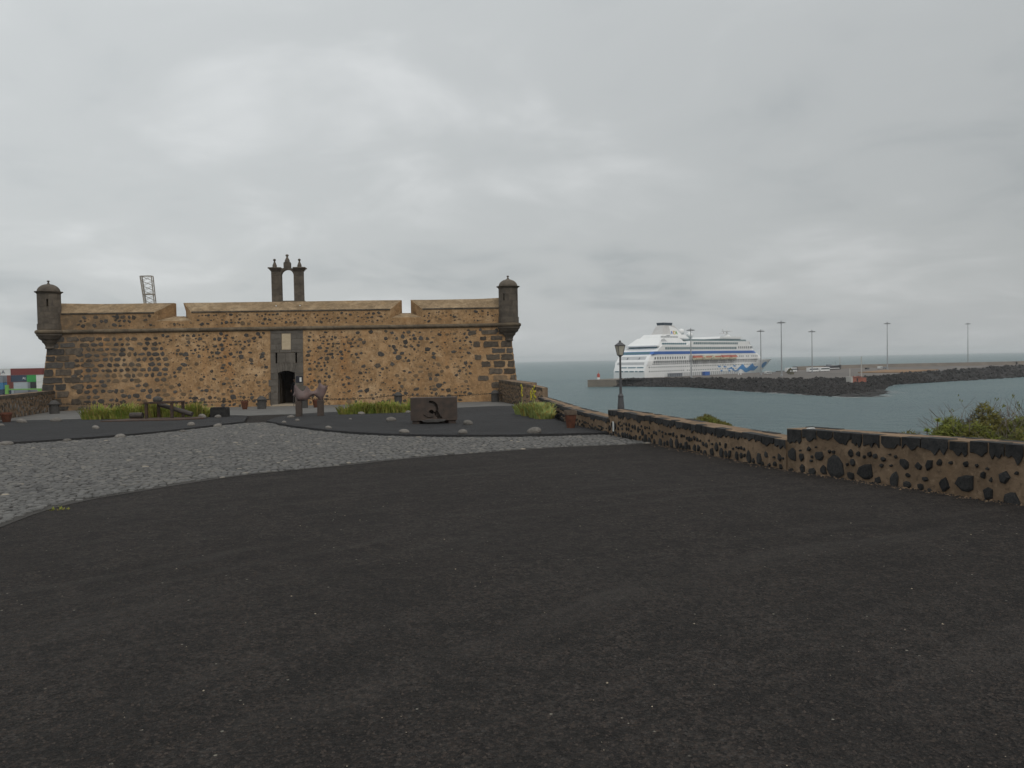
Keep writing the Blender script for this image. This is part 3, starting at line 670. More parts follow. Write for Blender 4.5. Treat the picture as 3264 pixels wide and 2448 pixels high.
while z < 6.36:
    par = z > ZC
    u = -13.2 + rnd.random() * .3
    while u < 14.7:
        if u < -8.5: w = rnd.uniform(0.28, 0.52); sp = 0.03; dens = 1.0
        elif u < -0.9: w = rnd.triangular(0.13, 0.50, 0.22); sp = 0.06; dens = 1.0
        elif u < 6: w = rnd.triangular(0.11, 0.46, 0.18); sp = 0.07; dens = 1.0
        else: w = rnd.triangular(0.12, 0.52, 0.20); sp = 0.10; dens = 0.97
        fade = 0.06
        blot = vnoise(u * 0.55 + 3, z * 0.7 + 9, 4)
        if -9.5 < u < -0.8 and 0.5 < z < 2.75: dens *= 0.75; fade = 0.5
        if u < -9.5 and z < 2.2: fade = 0.2
        if 3.5 < u < 12.6 and 0.9 < z < 3.2: dens *= 0.6; fade = 0.45
        if 5.2 < u < 8.2 and z > 2.6 and not par: dens *= 0.35
        if blot > 0.72: dens *= 0.6; fade += 0.3
        if par:
            w *= 0.72; dens *= 0.75 if u < 8.8 else 1.1
            if -8.4 < u < -5.6 or 7.2 < u < 9.7: dens *= 0.6 if z < 5.75 else 0
            if z > 6.3: dens = 0
        if -0.95 < u < 1.75 and not par: dens = 0
        if u > 12.9 and z < 4.75: dens = 0
        if u < -7.9 and not par: dens *= 0.25
        if abs(z - ZC) < 0.24: dens = 0
        if not par and z > 5.0: dens = 0
        if rnd.random() < dens:
            h = min(w * rnd.uniform(0.5, 1.0), 0.36); zz = z + rnd.uniform(-.07, .07)
            if ok_place(u, zz, w * .84, h * .84, 0.0) and abs(zz - ZC) > 0.17 + h / 2 and zz + h / 2 < 6.36:
                fd = rnd.random() < fade
                cand.append((w * h, u, zz, w, h, rnd.randrange(len(RUB)), 'faded' if fd else ('basalt_warm' if rnd.random() < 0.25 else 'basalt'), rnd.uniform(-.35, .35)))
        if rnd.random() < 0.5 and dens > 0.3:      # gallets, small chips between the stones
            us, zs = u + w * 0.5 + rnd.uniform(0.04, 0.16), z + rnd.uniform(-.2, .2); ws = rnd.uniform(0.05, 0.11)
            if ok_place(us, zs, ws, ws, 0.01) and abs(zs - ZC) > 0.25 and zs < 6.3 and not (-0.95 < us < 1.75 and not par) and zs > 0.1 and not (us > 12.9 and zs < 4.75):
                if not (zs > 5.75 and (-8.4 < us < -5.6 or 7.2 < us < 9.7)):
                    cand.append((ws * ws, us, zs, ws, ws * 0.7, rnd.randrange(len(RUB)), 'basalt', rnd.uniform(-.5, .5)))
        u += w + sp * rnd.uniform(0.5, 1.7)
    z += 0.25 if not par else 0.26
cand.sort(key=lambda c: -c[0])
TILT = -math.atan(BAT / ZC)
rest = {}
for i, (ar, u, z, w, h, k, m, rot) in enumerate(cand):
    tilt = TILT if z < ZC else 0
    y = (yb(z) if z < ZC else 0)
    pr = 0.022 if m != 'faded' else 0.012
    if i < 290: link('stone', rub_mesh(k, m), castle, (u, y, z), (tilt, rot, 0), (w, pr, h))
    else:
        X = Matrix.Translation((u, y, z)) @ Euler((tilt, rot, 0)).to_matrix().to_4x4() @ Matrix.Diagonal((w, pr, h, 1))
        v, f = RUB[k]; rest.setdefault(m, MB()).add([X @ Vector(p) for p in v], f)
for m, b in rest.items(): b.build('small_stones', m, castle, kind='stuff')
# corner turrets
def turret(u, r_, slits):
    c = (u, 0.02, 0)
    t = MB().lathe([(r_ - 0.22, 5.3), (r_ - 0.22, 7.76)], 24, c).build('turret', 'darkjoint', castle)
    zs = [5.40, 5.78, 6.15, 6.52, 6.90, 7.37, 7.75]
    for j, (a, b) in enumerate(zip(zs, zs[1:])):
        nb = 8; rr = r_ + (0.045 if j == 0 else 0.0)
        cuts = []
        off = 0.39 * (j % 2)
        for q in range(nb): cuts.append((off + q * 2 * math.pi / nb, off + (q + 1) * 2 * math.pi / nb))
        for (a0, a1) in cuts:
            parts = [(a0 + 0.004, a1 - 0.004)]
            if j == 4:
                for s in slits:
                    new = []
                    for (p0, p1) in parts:
                        s_ = s
                        while s_ < p0 - 0.08: s_ += 2 * math.pi
                        if p0 - 0.08 < s_ < p1 + 0.08:
                            if s_ - 0.08 > p0 + 0.02: new.append((p0, s_ - 0.08))
                            if s_ + 0.08 < p1 - 0.02: new.append((s_ + 0.08, p1))
                        else: new.append((p0, p1))
                    parts = new
            for (p0, p1) in parts:
                mb = MB(); N = 4; vs_ = []
                for (rad, zz) in ((rr, a + .004), (rr, b - .004), (r_ - 0.23, b - .004), (r_ - 0.23, a + .004)):
                    for q in range(N + 1):
                        an = p0 + (p1 - p0) * q / N; vs_.append((c[0] + rad * math.cos(an), c[1] + rad * math.sin(an), zz))
                fs = [(k_ * (N + 1) + q, k_ * (N + 1) + q + 1, ((k_ + 1) % 4) * (N + 1) + q + 1, ((k_ + 1) % 4) * (N + 1) + q) for k_ in range(4) for q in range(N)]
                fs += [tuple(k_ * (N + 1) for k_ in range(4)), tuple(k_ * (N + 1) + N for k_ in range(4))[::-1]]
                mb.add(vs_, fs).build('stone', 'turret', t, smooth=35)
    s = r_ / 0.68
    MB().lathe([(r_ - .02, 7.75), (r_ + 0.03, 7.77), (r_ + 0.05, 7.82), (r_ + 0.14, 7.86), (r_ + 0.15, 7.90), (r_ + 0.02, 7.915), (r_ - 0.2, 7.92)], 28, c).build('eave', 'turret', t, smooth=35)
    dome = [(r_ * math.cos(R(a)) * 0.985, 7.90 + 0.50 * s * math.sin(R(a))) for a in range(0, 78, 9)]
    MB().lathe(dome + [(0.12, 8.40), (0.09, 8.42), (0.0, 8.42)], 28, c).build('dome', 'turret', t, smooth=35)
    MB().lathe([(0.14, 8.36), (0.10, 8.41), (0.06, 8.47), (0.04, 8.55), (0.085, 8.575), (0.09, 8.62), (0.05, 8.645), (0.0, 8.645)], 14, c).build('finial', 'turret', t, smooth=40)
    tor = [(r_ - 0.1, ZC + 0.15)] + [(r_ + 0.06 + 0.14 * math.cos(R(a)), ZC + 0.14 * math.sin(R(a))) for a in range(90, -91, -20)] + [(r_ - 0.1, ZC - 0.15)]
    MB().lathe(tor, 30, c).build('ring_moulding', 'moulding', t, smooth=40)
    cor = [(r_ + 0.12, 5.10), (r_ + 0.10, 5.0), (r_ + 0.02, 4.93), (r_ - 0.02, 4.80), (r_ - 0.12, 4.72), (r_ - 0.19, 4.68), (r_ - 0.22, 4.56), (r_ - 0.31, 4.48), (r_ - 0.36, 4.40), (r_ - 0.40, 4.27), (r_ - 0.38, 4.22), (r_ - 0.38, 4.16), (r_ - 0.44, 4.12), (0.0, 4.08)]
    MB().lathe(cor, 26, c).build('corbel', 'turret', t, smooth=35)
turret(-14.93, 0.70, (R(-73), R(-165)))
turret(15.51, 0.665, (R(-122), R(-35)))
# bell gable above the door
gb = MB().box(-0.78, 1.42, 1.30, 1.85, 7.0, 7.22).build('bell_gable', 'turret', castle)
GX = lambda u: 11.07 + (u - 11.07) * 1.0245
GZ = lambda z: 2.73 + (z - 2.73) * 1.0245
for (a, b) in ((-0.51, 0.14), (0.97, 1.59)):
    zs = [7.20, 7.6, 8.0, 8.4, GZ(8.8), GZ(9.12)]
    for z0, z1 in zip(zs, zs[1:]):
        MB().box(GX(a), GX(b), 1.33, 1.80, z0 + .003, z1 - .003).build('pillar_stone', 'turret', gb, bevel=0.008)
    for z0, z1, o in ((9.12, 9.20, 0.05), (9.20, 9.28, 0.11), (9.28, 9.36, 0.19)):
        MB().box(GX(a) - (o if a < 0 else 0.02), GX(b) + (o if a > 0 else 0.02), 1.33 - o, 1.80 + o, GZ(z0) + .001, GZ(z1)).build('cornice', 'turret', gb, bevel=0.01)
pa = []; N = 16
for i in range(N + 1): an = math.pi - math.pi * i / N; pa.append((GX(0.555) + 0.425 * math.cos(an), GZ(8.8) + 0.425 * math.sin(an)))
for i in range(N + 1):
    an = math.pi * i / N; zz = GZ(8.8) + 0.64 * math.sin(an) ** 0.8; pa.append((GX(0.555) + 0.424 * math.cos(an), max(zz, GZ(9.3))))
MB().prism(pa, lambda x, z: (x, 1.36, z), lambda x, z: (x, 1.77, z)).build('arch', 'turret', gb)
FIN = [(0.20, 0), (0.20, 0.05), (0.145, 0.07), (0.15, 0.16), (0.12, 0.24), (0.075, 0.36), (0.05, 0.43), (0.055, 0.46), (0.095, 0.51), (0.10, 0.55), (0.075, 0.60), (0.0, 0.63)]
for u in (-0.305, 1.345):
    MB().lathe([(r_, z) for r_, z in FIN], 14, (GX(u), 1.56, GZ(9.36))).build('finial', 'turret', gb, smooth=40)
MB().box(GX(0.315), GX(0.765), 1.36, 1.77, GZ(9.36), GZ(9.69)).build('finial_base', 'turret', gb, bevel=0.012)
MB().lathe([(r_ * 1.15, z * 0.95) for r_, z in FIN], 14, (GX(0.54), 1.56, GZ(9.69))).build('finial', 'turret', gb, smooth=40)
# flat pale repair patch and lamps on the sloping cap in front of the gable
for u in (-0.36, 1.24):
    MB().lathe([(0.0, 0.0), (0.05, 0.01), (0.055, 0.05), (0.0, 0.09)], 10, (u, 0.55, 6.77)).build('floodlight', 'signwhite', castle, smooth=40)

# ------------------------------------------------------------------ rubble walls
def rubble_wall(root, pts, thick, tops, rn, cope=(0.26, 0.5), cope_h=(0.15, 0.24), sizes=(0.07, 0.2), dens=1.0, m='mortar', inner=1, stone_m='wallstone', coping=True, mix=0.0, bottom=None):
    """pts: front-face polyline on the ground; tops: top height at each point; the wall stands behind the line (side +inner of its direction)"""
    budget = [285]; restm = {}
    mb = MB()
    for (p, q, za, zb) in [(Vector(pts[i]), Vector(pts[i + 1]), tops[i][1], tops[i + 1][0]) for i in range(len(pts) - 1)]:
        d = (q - p); L = d.length; d.normalize(); n = Vector((d.y, -d.x)) * inner      # n points to the back of the wall
        def P(s, y, z): c = p + d * s + n * y; return (c.x, c.y, z)
        zt = lambda s: za + (zb - za) * s / L
        gf = lambda s: gz((p + d * s).y)
        ce = 0.002 if coping else 0.0
        for k_ in range(8):
            s0, s1 = L * k_ / 8, L * (k_ + 1) / 8
            mb.add([P(s0, 0, gf(s0) - .15), P(s1, 0, gf(s1) - .15), P(s1, 0, zt(s1) - ce), P(s0, 0, zt(s0) - ce), P(s0, thick, gf(s0) - .6), P(s1, thick, gf(s1) - .6), P(s1, thick, zt(s1) - ce), P(s0, thick, zt(s0) - ce)],
                   [(0, 1, 2, 3), (3, 2, 6, 7), (5, 4, 7, 6)] + ([(0, 3, 7, 4)] if k_ == 0 else []) + ([(1, 5, 6, 2)] if k_ == 7 else []))
        if coping:
            for back in (0, 1):
                s = 0.0
                while s < L - 0.02:
                    w = min(rn.uniform(*cope), L - s); hh = rn.uniform(*cope_h)
                    if L - s - w < 0.1: w = L - s
                    g = 0.008 if rn.random() < 0.7 else 0.02
                    a, b = s + g, s + w - g
                    bot = [(a + (b - a) * t, -hh * rn.uniform(0.62, 1.25) * (0.9 if t in (0.0, 1.0) else 1)) for t in (0.0, 0.14, 0.3, 0.47, 0.62, 0.8, 1.0)]
                    outl = bot + [(b, 0.0), (a, 0.0)]
                    dep = rn.uniform(0.12, 0.19) if thick < 0.7 else rn.uniform(0.15, 0.3)
                    y0, y1 = (-0.02, dep) if not back else (thick - rn.uniform(0.08, 0.12), thick + 0.02)
                    rz_ = rn.uniform(-.014, .012)
                    MB().prism(outl, lambda s_, z_: P(s_, y0, zt(s_) + z_ + rz_), lambda s_, z_: P(s_, y1, zt(s_) + max(z_, -0.12) + rz_)).build('coping_stone', stone_m, root, bevel=0.008)
                    s += w
        pl = []
        if bottom:
            s = 0.1
            while s < L - 0.2:
                w = bottom[0] + (bottom[1] - bottom[0]) * rn.random() ** 1.4; h = min(w * rn.uniform(0.75, 1.5), 0.38)
                if rn.random() < 0.8: pl.append((s + w / 2, h * rn.uniform(0.3, 0.55), w, h))
                s += w + (rn.uniform(0.0, 0.06) if rn.random() < .7 else rn.uniform(.1, .25))
        tries = int(L * 130 * dens)
        for _ in range(tries):
            s = rn.uniform(0.05, L - 0.05); H = zt(s) - gf(s) - (0.26 if coping else 0.03)
            if H < 0.1: continue
            hz = rn.uniform(0.0, H); low = 1.0 - hz / max(H, .01)
            w = rn.uniform(*sizes) * (0.65 + 0.75 * low)
            h = w * rn.uniform(0.7, 1.35)
            if hz + h / 2 > H + 0.02: continue
            if any(abs(a - s) < (w + c) / 2 + 0.025 and abs(b - hz) < (h + e_) / 2 + 0.02 for a, b, c, e_ in pl): continue
            pl.append((s, hz, w, h))
        pl.sort(key=lambda t_: -(t_[2] * t_[3]))
        rz = math.atan2(d.y, d.x)
        for (s, hz, w, h) in pl:
            k_ = rn.randrange(len(RUB)) if w < 0.15 else rn.choice(BIGR); c = P(s, 0.0, gf(s) + hz); rot = rn.uniform(-.3, .3); mm = stone_m if rn.random() > mix else 'boulder'
            sc = (w, 0.02, h)
            X = Matrix.Translation(c) @ Matrix.Rotation(rz + (math.pi if inner > 0 else 0), 4, 'Z') @ Matrix.Rotation(rot, 4, 'Y') @ Matrix.Diagonal((w, 0.032, h, 1))
            if w > 0.06 and budget[0] > 0:
                budget[0] -= 1
                o = link('stone', rub_mesh(k_, mm), root); o.matrix_local = X
            else:
                v, f = RUB[k_]; restm.setdefault(mm, MB()).add([X @ Vector(t_) for t_ in v], f)
    mb.build('wall', m, root)
    for mm, b in restm.items(): b.build('small_stones', mm, root, kind='stuff')
pw = thing('parapet_wall', 'low stepped rubble wall with dark coping stones overlooking the sea', 'wall')
rubble_wall(pw, [(9.61, -0.1), (5.96, 9.26), (4.49, 13.02)], 0.48, [(0.70, 0.70), (0.50, 0.50), (0.41, 0.41)], random.Random(8), cope=(0.2, 0.42), cope_h=(0.14, 0.21), sizes=(0.05, 0.24), dens=2.2, bottom=(0.12, 0.34))
rubble_wall(pw, [(4.47, 13.02), (3.25, 18.7), (2.58, 21.42)], 0.48, [(0.22, 0.22), (0.23, 0.23), (0.24, 0.24)], random.Random(9), cope=(0.2, 0.5), cope_h=(0.12, 0.18), sizes=(0.06, 0.16), dens=1.3, bottom=(0.08, 0.2))
rubble_wall(pw, [(2.56, 21.42), (1.83, 25.5), (1.45, 44.0)], 0.48, [(0.0, 0.0), (0.04, 0.04), (-0.42, -0.42)], random.Random(10), cope=(0.3, 0.6), cope_h=(0.11, 0.16), sizes=(0.07, 0.14), dens=1.0)
MB().box(-0.05, 0.05, -0.012, 0.0, -0.13, 0.13).build('white_marker', 'signwhite', None, (2.66, 21.0, -0.18), (0, 0, R(-78)), **tags('small white plate fixed low on the parapet wall beside its step', 'plate'))
MB().prism([(-.07, -.03), (.05, -.045), (.08, .01), (.03, .04), (-.06, .035)], lambda x, y: (x, y, 0), lambda x, y: (x * .9, y * .9, 0.018)).build('pale_stone_chip', 'signwhite', None, (4.78, 12.75, 0.418), (0, 0, R(20)), **tags('flat whitish stone chip lying on top of the parapet wall', 'stone chip'))
rn = random.Random(19); mb = MB(); mb2 = MB()
for (a, b) in (((9.61, -0.1), (5.96, 9.26)), ((5.96, 9.26), (4.49, 13.02)), ((4.47, 13.02), (2.58, 21.42))):
    a, b = Vector(a), Vector(b); d = (b - a).normalized(); nn = Vector((-d.y, d.x))
    for _ in range(420):
        p_ = a.lerp(b, rn.random()) + nn * abs(rn.gauss(0, 0.10)); chip(mb if rn.random() < .75 else mb2, p_.x, p_.y, gz(p_.y), rn.choice((.006, .008, .012, .02)), rn)
mb.build('mortar_crumbs', 'mortar', None, kind='stuff', label='mortar crumbs and grit along the foot of the parapet wall', category='gravel')
mb2.build('wall_grit', 'wallstone', None, kind='stuff', label='black stone grit along the foot of the parapet wall', category='gravel')
fw = thing('buttress_wall', 'short mortared wall running from the fortress corner with a sloped end', 'wall')
rubble_wall(fw, [(-0.9, 54.6), (0.55, 46.4), (1.75, 45.9)], 0.9, [(0.33, 0.33), (0.31, 0.31), (0.0, 0.0)], random.Random(12), sizes=(0.08, 0.2), dens=0.9, m='mortar', inner=-1, stone_m='basalt_warm')
lw = thing('boundary_wall', 'lichen-stained rubble wall beside the container port', 'wall')
rubble_wall(lw, [(-22.4, 31.2), (-25.5, 39.8), (-30.2, 52.6)], 0.7, [(0.48, 0.48), (0.36, 0.36), (0.24, 0.24)], random.Random(13), sizes=(0.12, 0.36), dens=0.75, m='mortar', inner=-1, stone_m='basalt_warm', mix=0.4)

# ------------------------------------------------------------------ bollards, chains, pots
BOL = [((-27.0, 46.9), 'dark stone bollard by the lichen-stained wall'), ((-15.15, 48.1), 'dark stone bollard beside the small pot near the doorway'), ((-12.75, 48.6), 'dark stone bollard behind the pink sculpture'),
       ((-7.6, 53.0), 'dark stone bollard behind the grass, near the carved block'), ((-1.15, 53.3), 'dark stone bollard at the fortress corner by the buttress wall')]
b_me = MB().lathe([(0.26, 0.0), (0.26, 0.52), (0.30, 0.53), (0.31, 0.60), (0.25, 0.64), (0.20, 0.72), (0.09, 0.79), (0.0, 0.80)], 14).mesh('bollard', 'pier_dark', 35)
ear = MB().box(-0.42, -0.26, -0.04, 0.04, 0.53, 0.60); ear.box(0.26, 0.42, -0.04, 0.04, 0.53, 0.60); ear_me = ear.mesh('chain_bracket', 'iron')
bolp = []
for (x, y), lb in BOL:
    o = thing('bollard', lb, 'bollard', (x, y, gz(y) + 0.006), YAW, 'stone bollards along the fortress')
    link('post', b_me, o); link('chain_bracket', ear_me, o); bolp.append(Vector((x, y, gz(y) + 0.57)))
def chain(a, b, sag, label):
    a, b = Vector(a), Vector(b); L = (b - a).length; n = int(L / 0.14); mb = MB()
    pts = [a.lerp(b, i / n) - Vector((0, 0, sag * 4 * (i / n) * (1 - i / n))) for i in range(n + 1)]
    d = (b - a).normalized(); side = Vector((-d.y, d.x, 0))
    for i in range(n):
        c = (pts[i] + pts[i + 1]) / 2; t = (pts[i + 1] - pts[i]); ax = side if i % 2 else Vector((0, 0, 1))
        lo = 0.09; wi = 0.045; ring = [t.normalized() * lo * math.cos(q * math.pi / 4) + ax * wi * math.sin(q * math.pi / 4) for q in range(8)]
        for q in range(8): mb.tube(c + ring[q], c + ring[(q + 1) % 8], 0.016, n=4)
    mb.build('chain', 'chain', None, **tags(label, 'chain', 'chains between the bollards'))
off = Vector((math.cos(YAW) * 0.42, math.sin(YAW) * 0.42, 0))
chain(bolp[0] + off, bolp[1] - off, 0.10, 'long rusty chain between the boundary wall bollard and the doorway')
chain(bolp[2] + off, bolp[3] - off, 0.12, 'rusty chain from the bollard behind the pink sculpture to the next bollard')
chain(bolp[3] + off, bolp[4] - off, 0.10, 'rusty chain behind the carved block, ending at the fortress corner')
for x, y, lb in ((-16.15, 52.2, 'thin handrail on the bollard side of the doorway step'), (-14.35, 52.25, 'thin handrail on the sculpture side of the doorway step')):
    mb = MB(); mb.tube((0, 0, 0), (0, 0, 0.75), 0.022); mb.tube((0, 0, 0.75), (0.02, 0.9, 0.95), 0.022); mb.tube((0.02, 0.9, 0.95), (0.02, 0.9, 0.1), 0.022)
    mb.build('handrail', 'iron', None, (x, y, gz(y)), **tags(lb, 'handrail'))
def pot(x, y, h, r_, lb, rim='terracotta', extra=0.0):
    z = gz(y) + extra
    o = thing('flower_pot', lb, 'pot', (x, y, z), 0, 'terracotta pots')
    MB().lathe([(r_ * 0.68, 0), (r_ * 0.72, h * 0.1), (r_ * 0.92, h * 0.55), (r_ * 0.97, h * 0.74), (r_ * 0.97, h * 0.75)], 20).build('body', 'terracotta', o, smooth=35)
    MB().lathe([(r_ * 0.97, h * 0.74), (r_ * 1.06, h * 0.76), (r_ * 1.10, h * 0.97), (r_ * 1.07, h), (r_ * 0.94, h), (r_ * 0.92, h * 0.9)], 20).build('rim', rim, o, smooth=35)
    MB().lathe([(0, h * 0.9), (r_ * 0.95, h * 0.885)], 20).build('soil', 'soil', o)
    return o
pot(-22.4, 35.2, 0.42, 0.22, 'dark terracotta pot by the lichen-stained boundary wall', extra=0.0 if not inside((-22.4, 35.2), BED_L) else BH)
pot(-16.15, 48.0, 0.53, 0.20, 'red terracotta pot beside the bollard near the doorway')
pot(-12.1, 49.0, 0.50, 0.19, 'terracotta pot half hidden behind the pink sculpture post')
pot(1.72, 23.6, 0.52, 0.175, 'tall terracotta pot with weathered rim against the parapet wall', 'pot_rim', BH)

# ------------------------------------------------------------------ boulders
rnd = random.Random(31)
def boulder_mesh(k):
    bm = bmesh.new(); bmesh.ops.create_icosphere(bm, subdivisions=3, radius=0.5); rn = random.Random(k)
    ph = [(Vector((rn.uniform(-1, 1), rn.uniform(-1, 1), rn.uniform(-1, 1))).normalized(), rn.uniform(-.13, .1)) for _ in range(9)]
    for v in bm.verts:
        d = v.co.normalized(); s = 1.0
        for a, w in ph: s += w * max(0, d.dot(a)) ** 3
        s += 0.05 * (vnoise(d.x * 4 + k, d.y * 4 + d.z * 3, k) - .5)
        v.co = d * 0.5 * s
    me = bpy.data.meshes.new('boulder'); bm.to_mesh(me); bm.free(); me.materials.append(M['boulder'])
    me.polygons.foreach_set('use_smooth', [True] * len(me.polygons)); return me
BM = [boulder_mesh(k) for k in range(8)]
ROCKS = [(-14.68, 22.99, .42, 'broad flat grey boulder at the road edge of the bed with the iron trestle'), (-13.54, 24.11, .29, 'grey boulder at the road edge beside the broad flat one'), (-15.52, 29.61, .35, 'pale oval boulder in front of the tall grass'),
 (-12.56, 25.42, .35, 'mottled low boulder by the road edge before the iron plank'), (-22.09, 35.8, .51, 'long low boulder near the terracotta pot by the boundary wall'), (-21.0, 36.6, .5, 'pale brown boulder at the paving edge before the tall grass'),
 (-11.51, 27.71, .28, 'tilted pale boulder leaning by the road edge below another'), (-12.35, 30.52, .34, 'oval boulder in front of the iron plank end'), (-11.37, 30.61, .35, 'rounded boulder at the mouth of the path to the door'),
 (-13.74, 37.04, .34, 'small boulder in front of the second dark stone block'), (-14.43, 37.02, .47, 'elongated boulder at the end of the tilted iron cylinder'), (-9.92, 35.56, .36, 'boulder at the foot of the pink sculpture'),
 (-21.4, 33.3, .24, 'small pale boulder beside the pot by the boundary wall'), (-8.82, 32.58, .21, 'small stone on the bed below the pink sculpture'), (-9.0, 31.3, .22, 'flat little stone at the tip of the sea-side bed'),
 (-4.76, 31.12, .44, 'grey boulder beside the carved block, on its doorway side'), (-3.28, 23.97, .34, 'grey boulder at the bed edge in front of the carved block'), (-1.47, 23.06, .31, 'domed boulder at the bed edge beyond the carved block'),
 (-1.54, 27.56, .42, 'large smooth boulder beside the carved block, on its sea side'), (0.61, 22.87, .46, 'wedge-shaped boulder near the tall pot by the parapet wall'), (-6.24, 26.95, .24, 'small boulder near the curved bed edge below the grass'),
 (-6.74, 33.03, .14, 'tiny stone between the pink sculpture and the carved block'), (-5.01, 38.13, .33, 'pale boulder at the end of the grass behind the carved block'), (-7.18, 37.75, .37, 'boulder half sunk in front of the sea-side grass clump')]
for i, (x, y, w, lb) in enumerate(ROCKS):
    x, y = x * 0.95, y * 0.95; w *= 0.92; h = w * rnd.uniform(0.52, 0.66)
    onbed = inside((x, y), BED_L) or inside((x, y), BED_R)
    link('boulder', BM[i % 8], None, (x, y, gz(y) + (BH if onbed else 0) + h * 0.20), (rnd.uniform(-.15, .15), rnd.uniform(-.15, .15), rnd.uniform(-.5, .5)), (w, w * 0.8, h), **tags(lb, 'boulder', 'grey boulders on the cinder beds'))

# ------------------------------------------------------------------ sculptures
# pink marble wave on two dark posts
x0, y0 = -9.42 * 0.95, 37.0 * 0.95; zb = gz(y0) + BH
ps = thing('pink_sculpture', 'pink marble wave-shaped sculpture on two dark stone posts', 'sculpture', (x0, y0, zb), R(6))
K = 35.2 * 0.6777 / 1720
for cx, w, hp in ((951.5, 19, 0.72), (1019, 19, 0.70)):
    u = (cx - 985.5) * K; MB().box(u - w / 2 * K, u + w / 2 * K, -0.14, 0.14, -0.05, hp).build('post', 'block', ps, bevel=0.015)
outl = [(932.5, 1262), (936, 1254), (939, 1247), (937.5, 1238), (939, 1230), (942.6, 1224.5), (946, 1229), (951, 1236), (957, 1243), (963, 1247.5), (968, 1247), (973, 1240), (976.5, 1231), (979.5, 1232), (985, 1242), (990, 1248), (996, 1249.5), (1002, 1247), (1008, 1241), (1012, 1233), (1015, 1224), (1018.5, 1219.5), (1023, 1225), (1029, 1231), (1036, 1233), (1041, 1230.5), (1044.5, 1232), (1041, 1239), (1039, 1247), (1035, 1257), (1030, 1267), (1027, 1275), (1021, 1279), (1014, 1278), (1010, 1272), (1004, 1265), (997.5, 1262.5), (991, 1265), (985, 1271), (977, 1277), (970, 1279), (962, 1278), (956, 1279), (949, 1279), (944, 1274), (943.5, 1267), (938, 1264)]
pts = [((a - 985.5) * K, (1328 - b) * K) for a, b in outl]
bm = bmesh.new()
f = bm.faces.new([bm.verts.new((u, 0, z)) for u, z in pts]); bmesh.ops.triangulate(bm, faces=[f])
bmesh.ops.subdivide_edges(bm, edges=[e_ for e_ in bm.edges if not e_.is_boundary or e_.calc_length() > 0.12], cuts=1, use_grid_fill=True)
bmesh.ops.subdivide_edges(bm, edges=[e_ for e_ in bm.edges if not e_.is_boundary and e_.calc_length() > 0.1], cuts=1, use_grid_fill=True)
bmesh.ops.triangulate(bm, faces=bm.faces[:])
poly2 = pts
front = {v: v.co.copy() for v in bm.verts}
me2 = MB(); vl = list(bm.verts); idx = {v: i for i, v in enumerate(vl)}; N = len(vl)
def th(u, z): d = segdist((u, z), poly2); return 0.015 + 0.13 * min(1, d / 0.14) ** 0.7
tw = lambda u, z: 0.08 * math.sin(u * 4.2) + 0.05 * math.sin(z * 7)
me2.add([(v.co.x, tw(v.co.x, v.co.z) - th(v.co.x, v.co.z), v.co.z) for v in vl] + [(v.co.x, tw(v.co.x, v.co.z) + th(v.co.x, v.co.z), v.co.z) for v in vl],
        [tuple(idx[v] for v in f_.verts) for f_ in bm.faces] + [tuple(N + idx[v] for v in reversed(f_.verts)) for f_ in bm.faces] + [(idx[e_.verts[0]], idx[e_.verts[1]], N + idx[e_.verts[1]], N + idx[e_.verts[0]]) for e_ in bm.edges if e_.is_boundary])
bm.free()
wv = me2.build('wave_form', 'pink', ps, smooth=60)
sm = wv.modifiers.new('soft', 'SMOOTH'); sm.iterations = 1; sm.factor = 0.3
# carved dark block
x0, y0 = -2.85 * 0.95, 28.95 * 0.95; zb = gz(y0) + BH
cb = thing('carved_block', 'dark brown stone block sculpture with a carved disc recess', 'sculpture', (x0, y0, zb), R(2))
W_, H_, T_ = 1.58, 0.78, 0.62
def bool_cut(body_mb, cutters):
    o = body_mb.build('block_body', 'block'); tmp = []
    for c in cutters:
        co = c.build('cut', 'block'); tmp.append(co); md = o.modifiers.new('b', 'BOOLEAN'); md.operation = 'DIFFERENCE'; md.object = co; md.solver = 'EXACT'
    bpy.context.view_layer.update()
    me = bpy.data.meshes.new_from_object(o.evaluated_get(bpy.context.evaluated_depsgraph_get()))
    for t in tmp + [o]: bpy.data.objects.remove(t)
    me.name = 'block_body'; me.materials.clear(); me.materials.append(M['block']); return me
body = MB().box(-W_ / 2, W_ / 2, -T_ / 2, T_ / 2, 0.12, 0.12 + H_)
BX = lambda cx: (cx - 1057) / 1475 * W_
BZ = lambda cy: 0.12 + (1000 - cy) / 725 * H_
def cutter(poly, d0, d1):
    return MB().prism([(BX(a), BZ(b)) for a, b in poly], lambda u, z: (u, -T_ / 2 - 0.05, z), lambda u, z, d1=d1: (u, -T_ / 2 + d1, z))
arc = lambda cx, cy, r_, a0, a1, n=18: [(cx + r_ * math.cos(R(a0 + (a1 - a0) * i / n)), cy - r_ * math.sin(R(a0 + (a1 - a0) * i / n))) for i in range(n + 1)]
crescent = arc(960, 620, 250, 100, -30) + arc(930, 640, 195, -20, 95)
ring_low = arc(930, 660, 262, 215, 300) + arc(930, 700, 195, 300, 222)
eye = arc(985, 745, 85, 0, 180, 12) + [(1010, 800), (1075, 760)]
wedge = [(1070, 730), (1195, 700), (1230, 790), (1360, 945), (1180, 950), (1080, 830)]
me = bool_cut(body, [cutter(crescent, 0, 0.12), cutter(ring_low, 0, 0.07), cutter(eye, 0, 0.22), cutter(wedge, 0, 0.17)])
bb = link('block_body', me, cb, bevel=0.0)
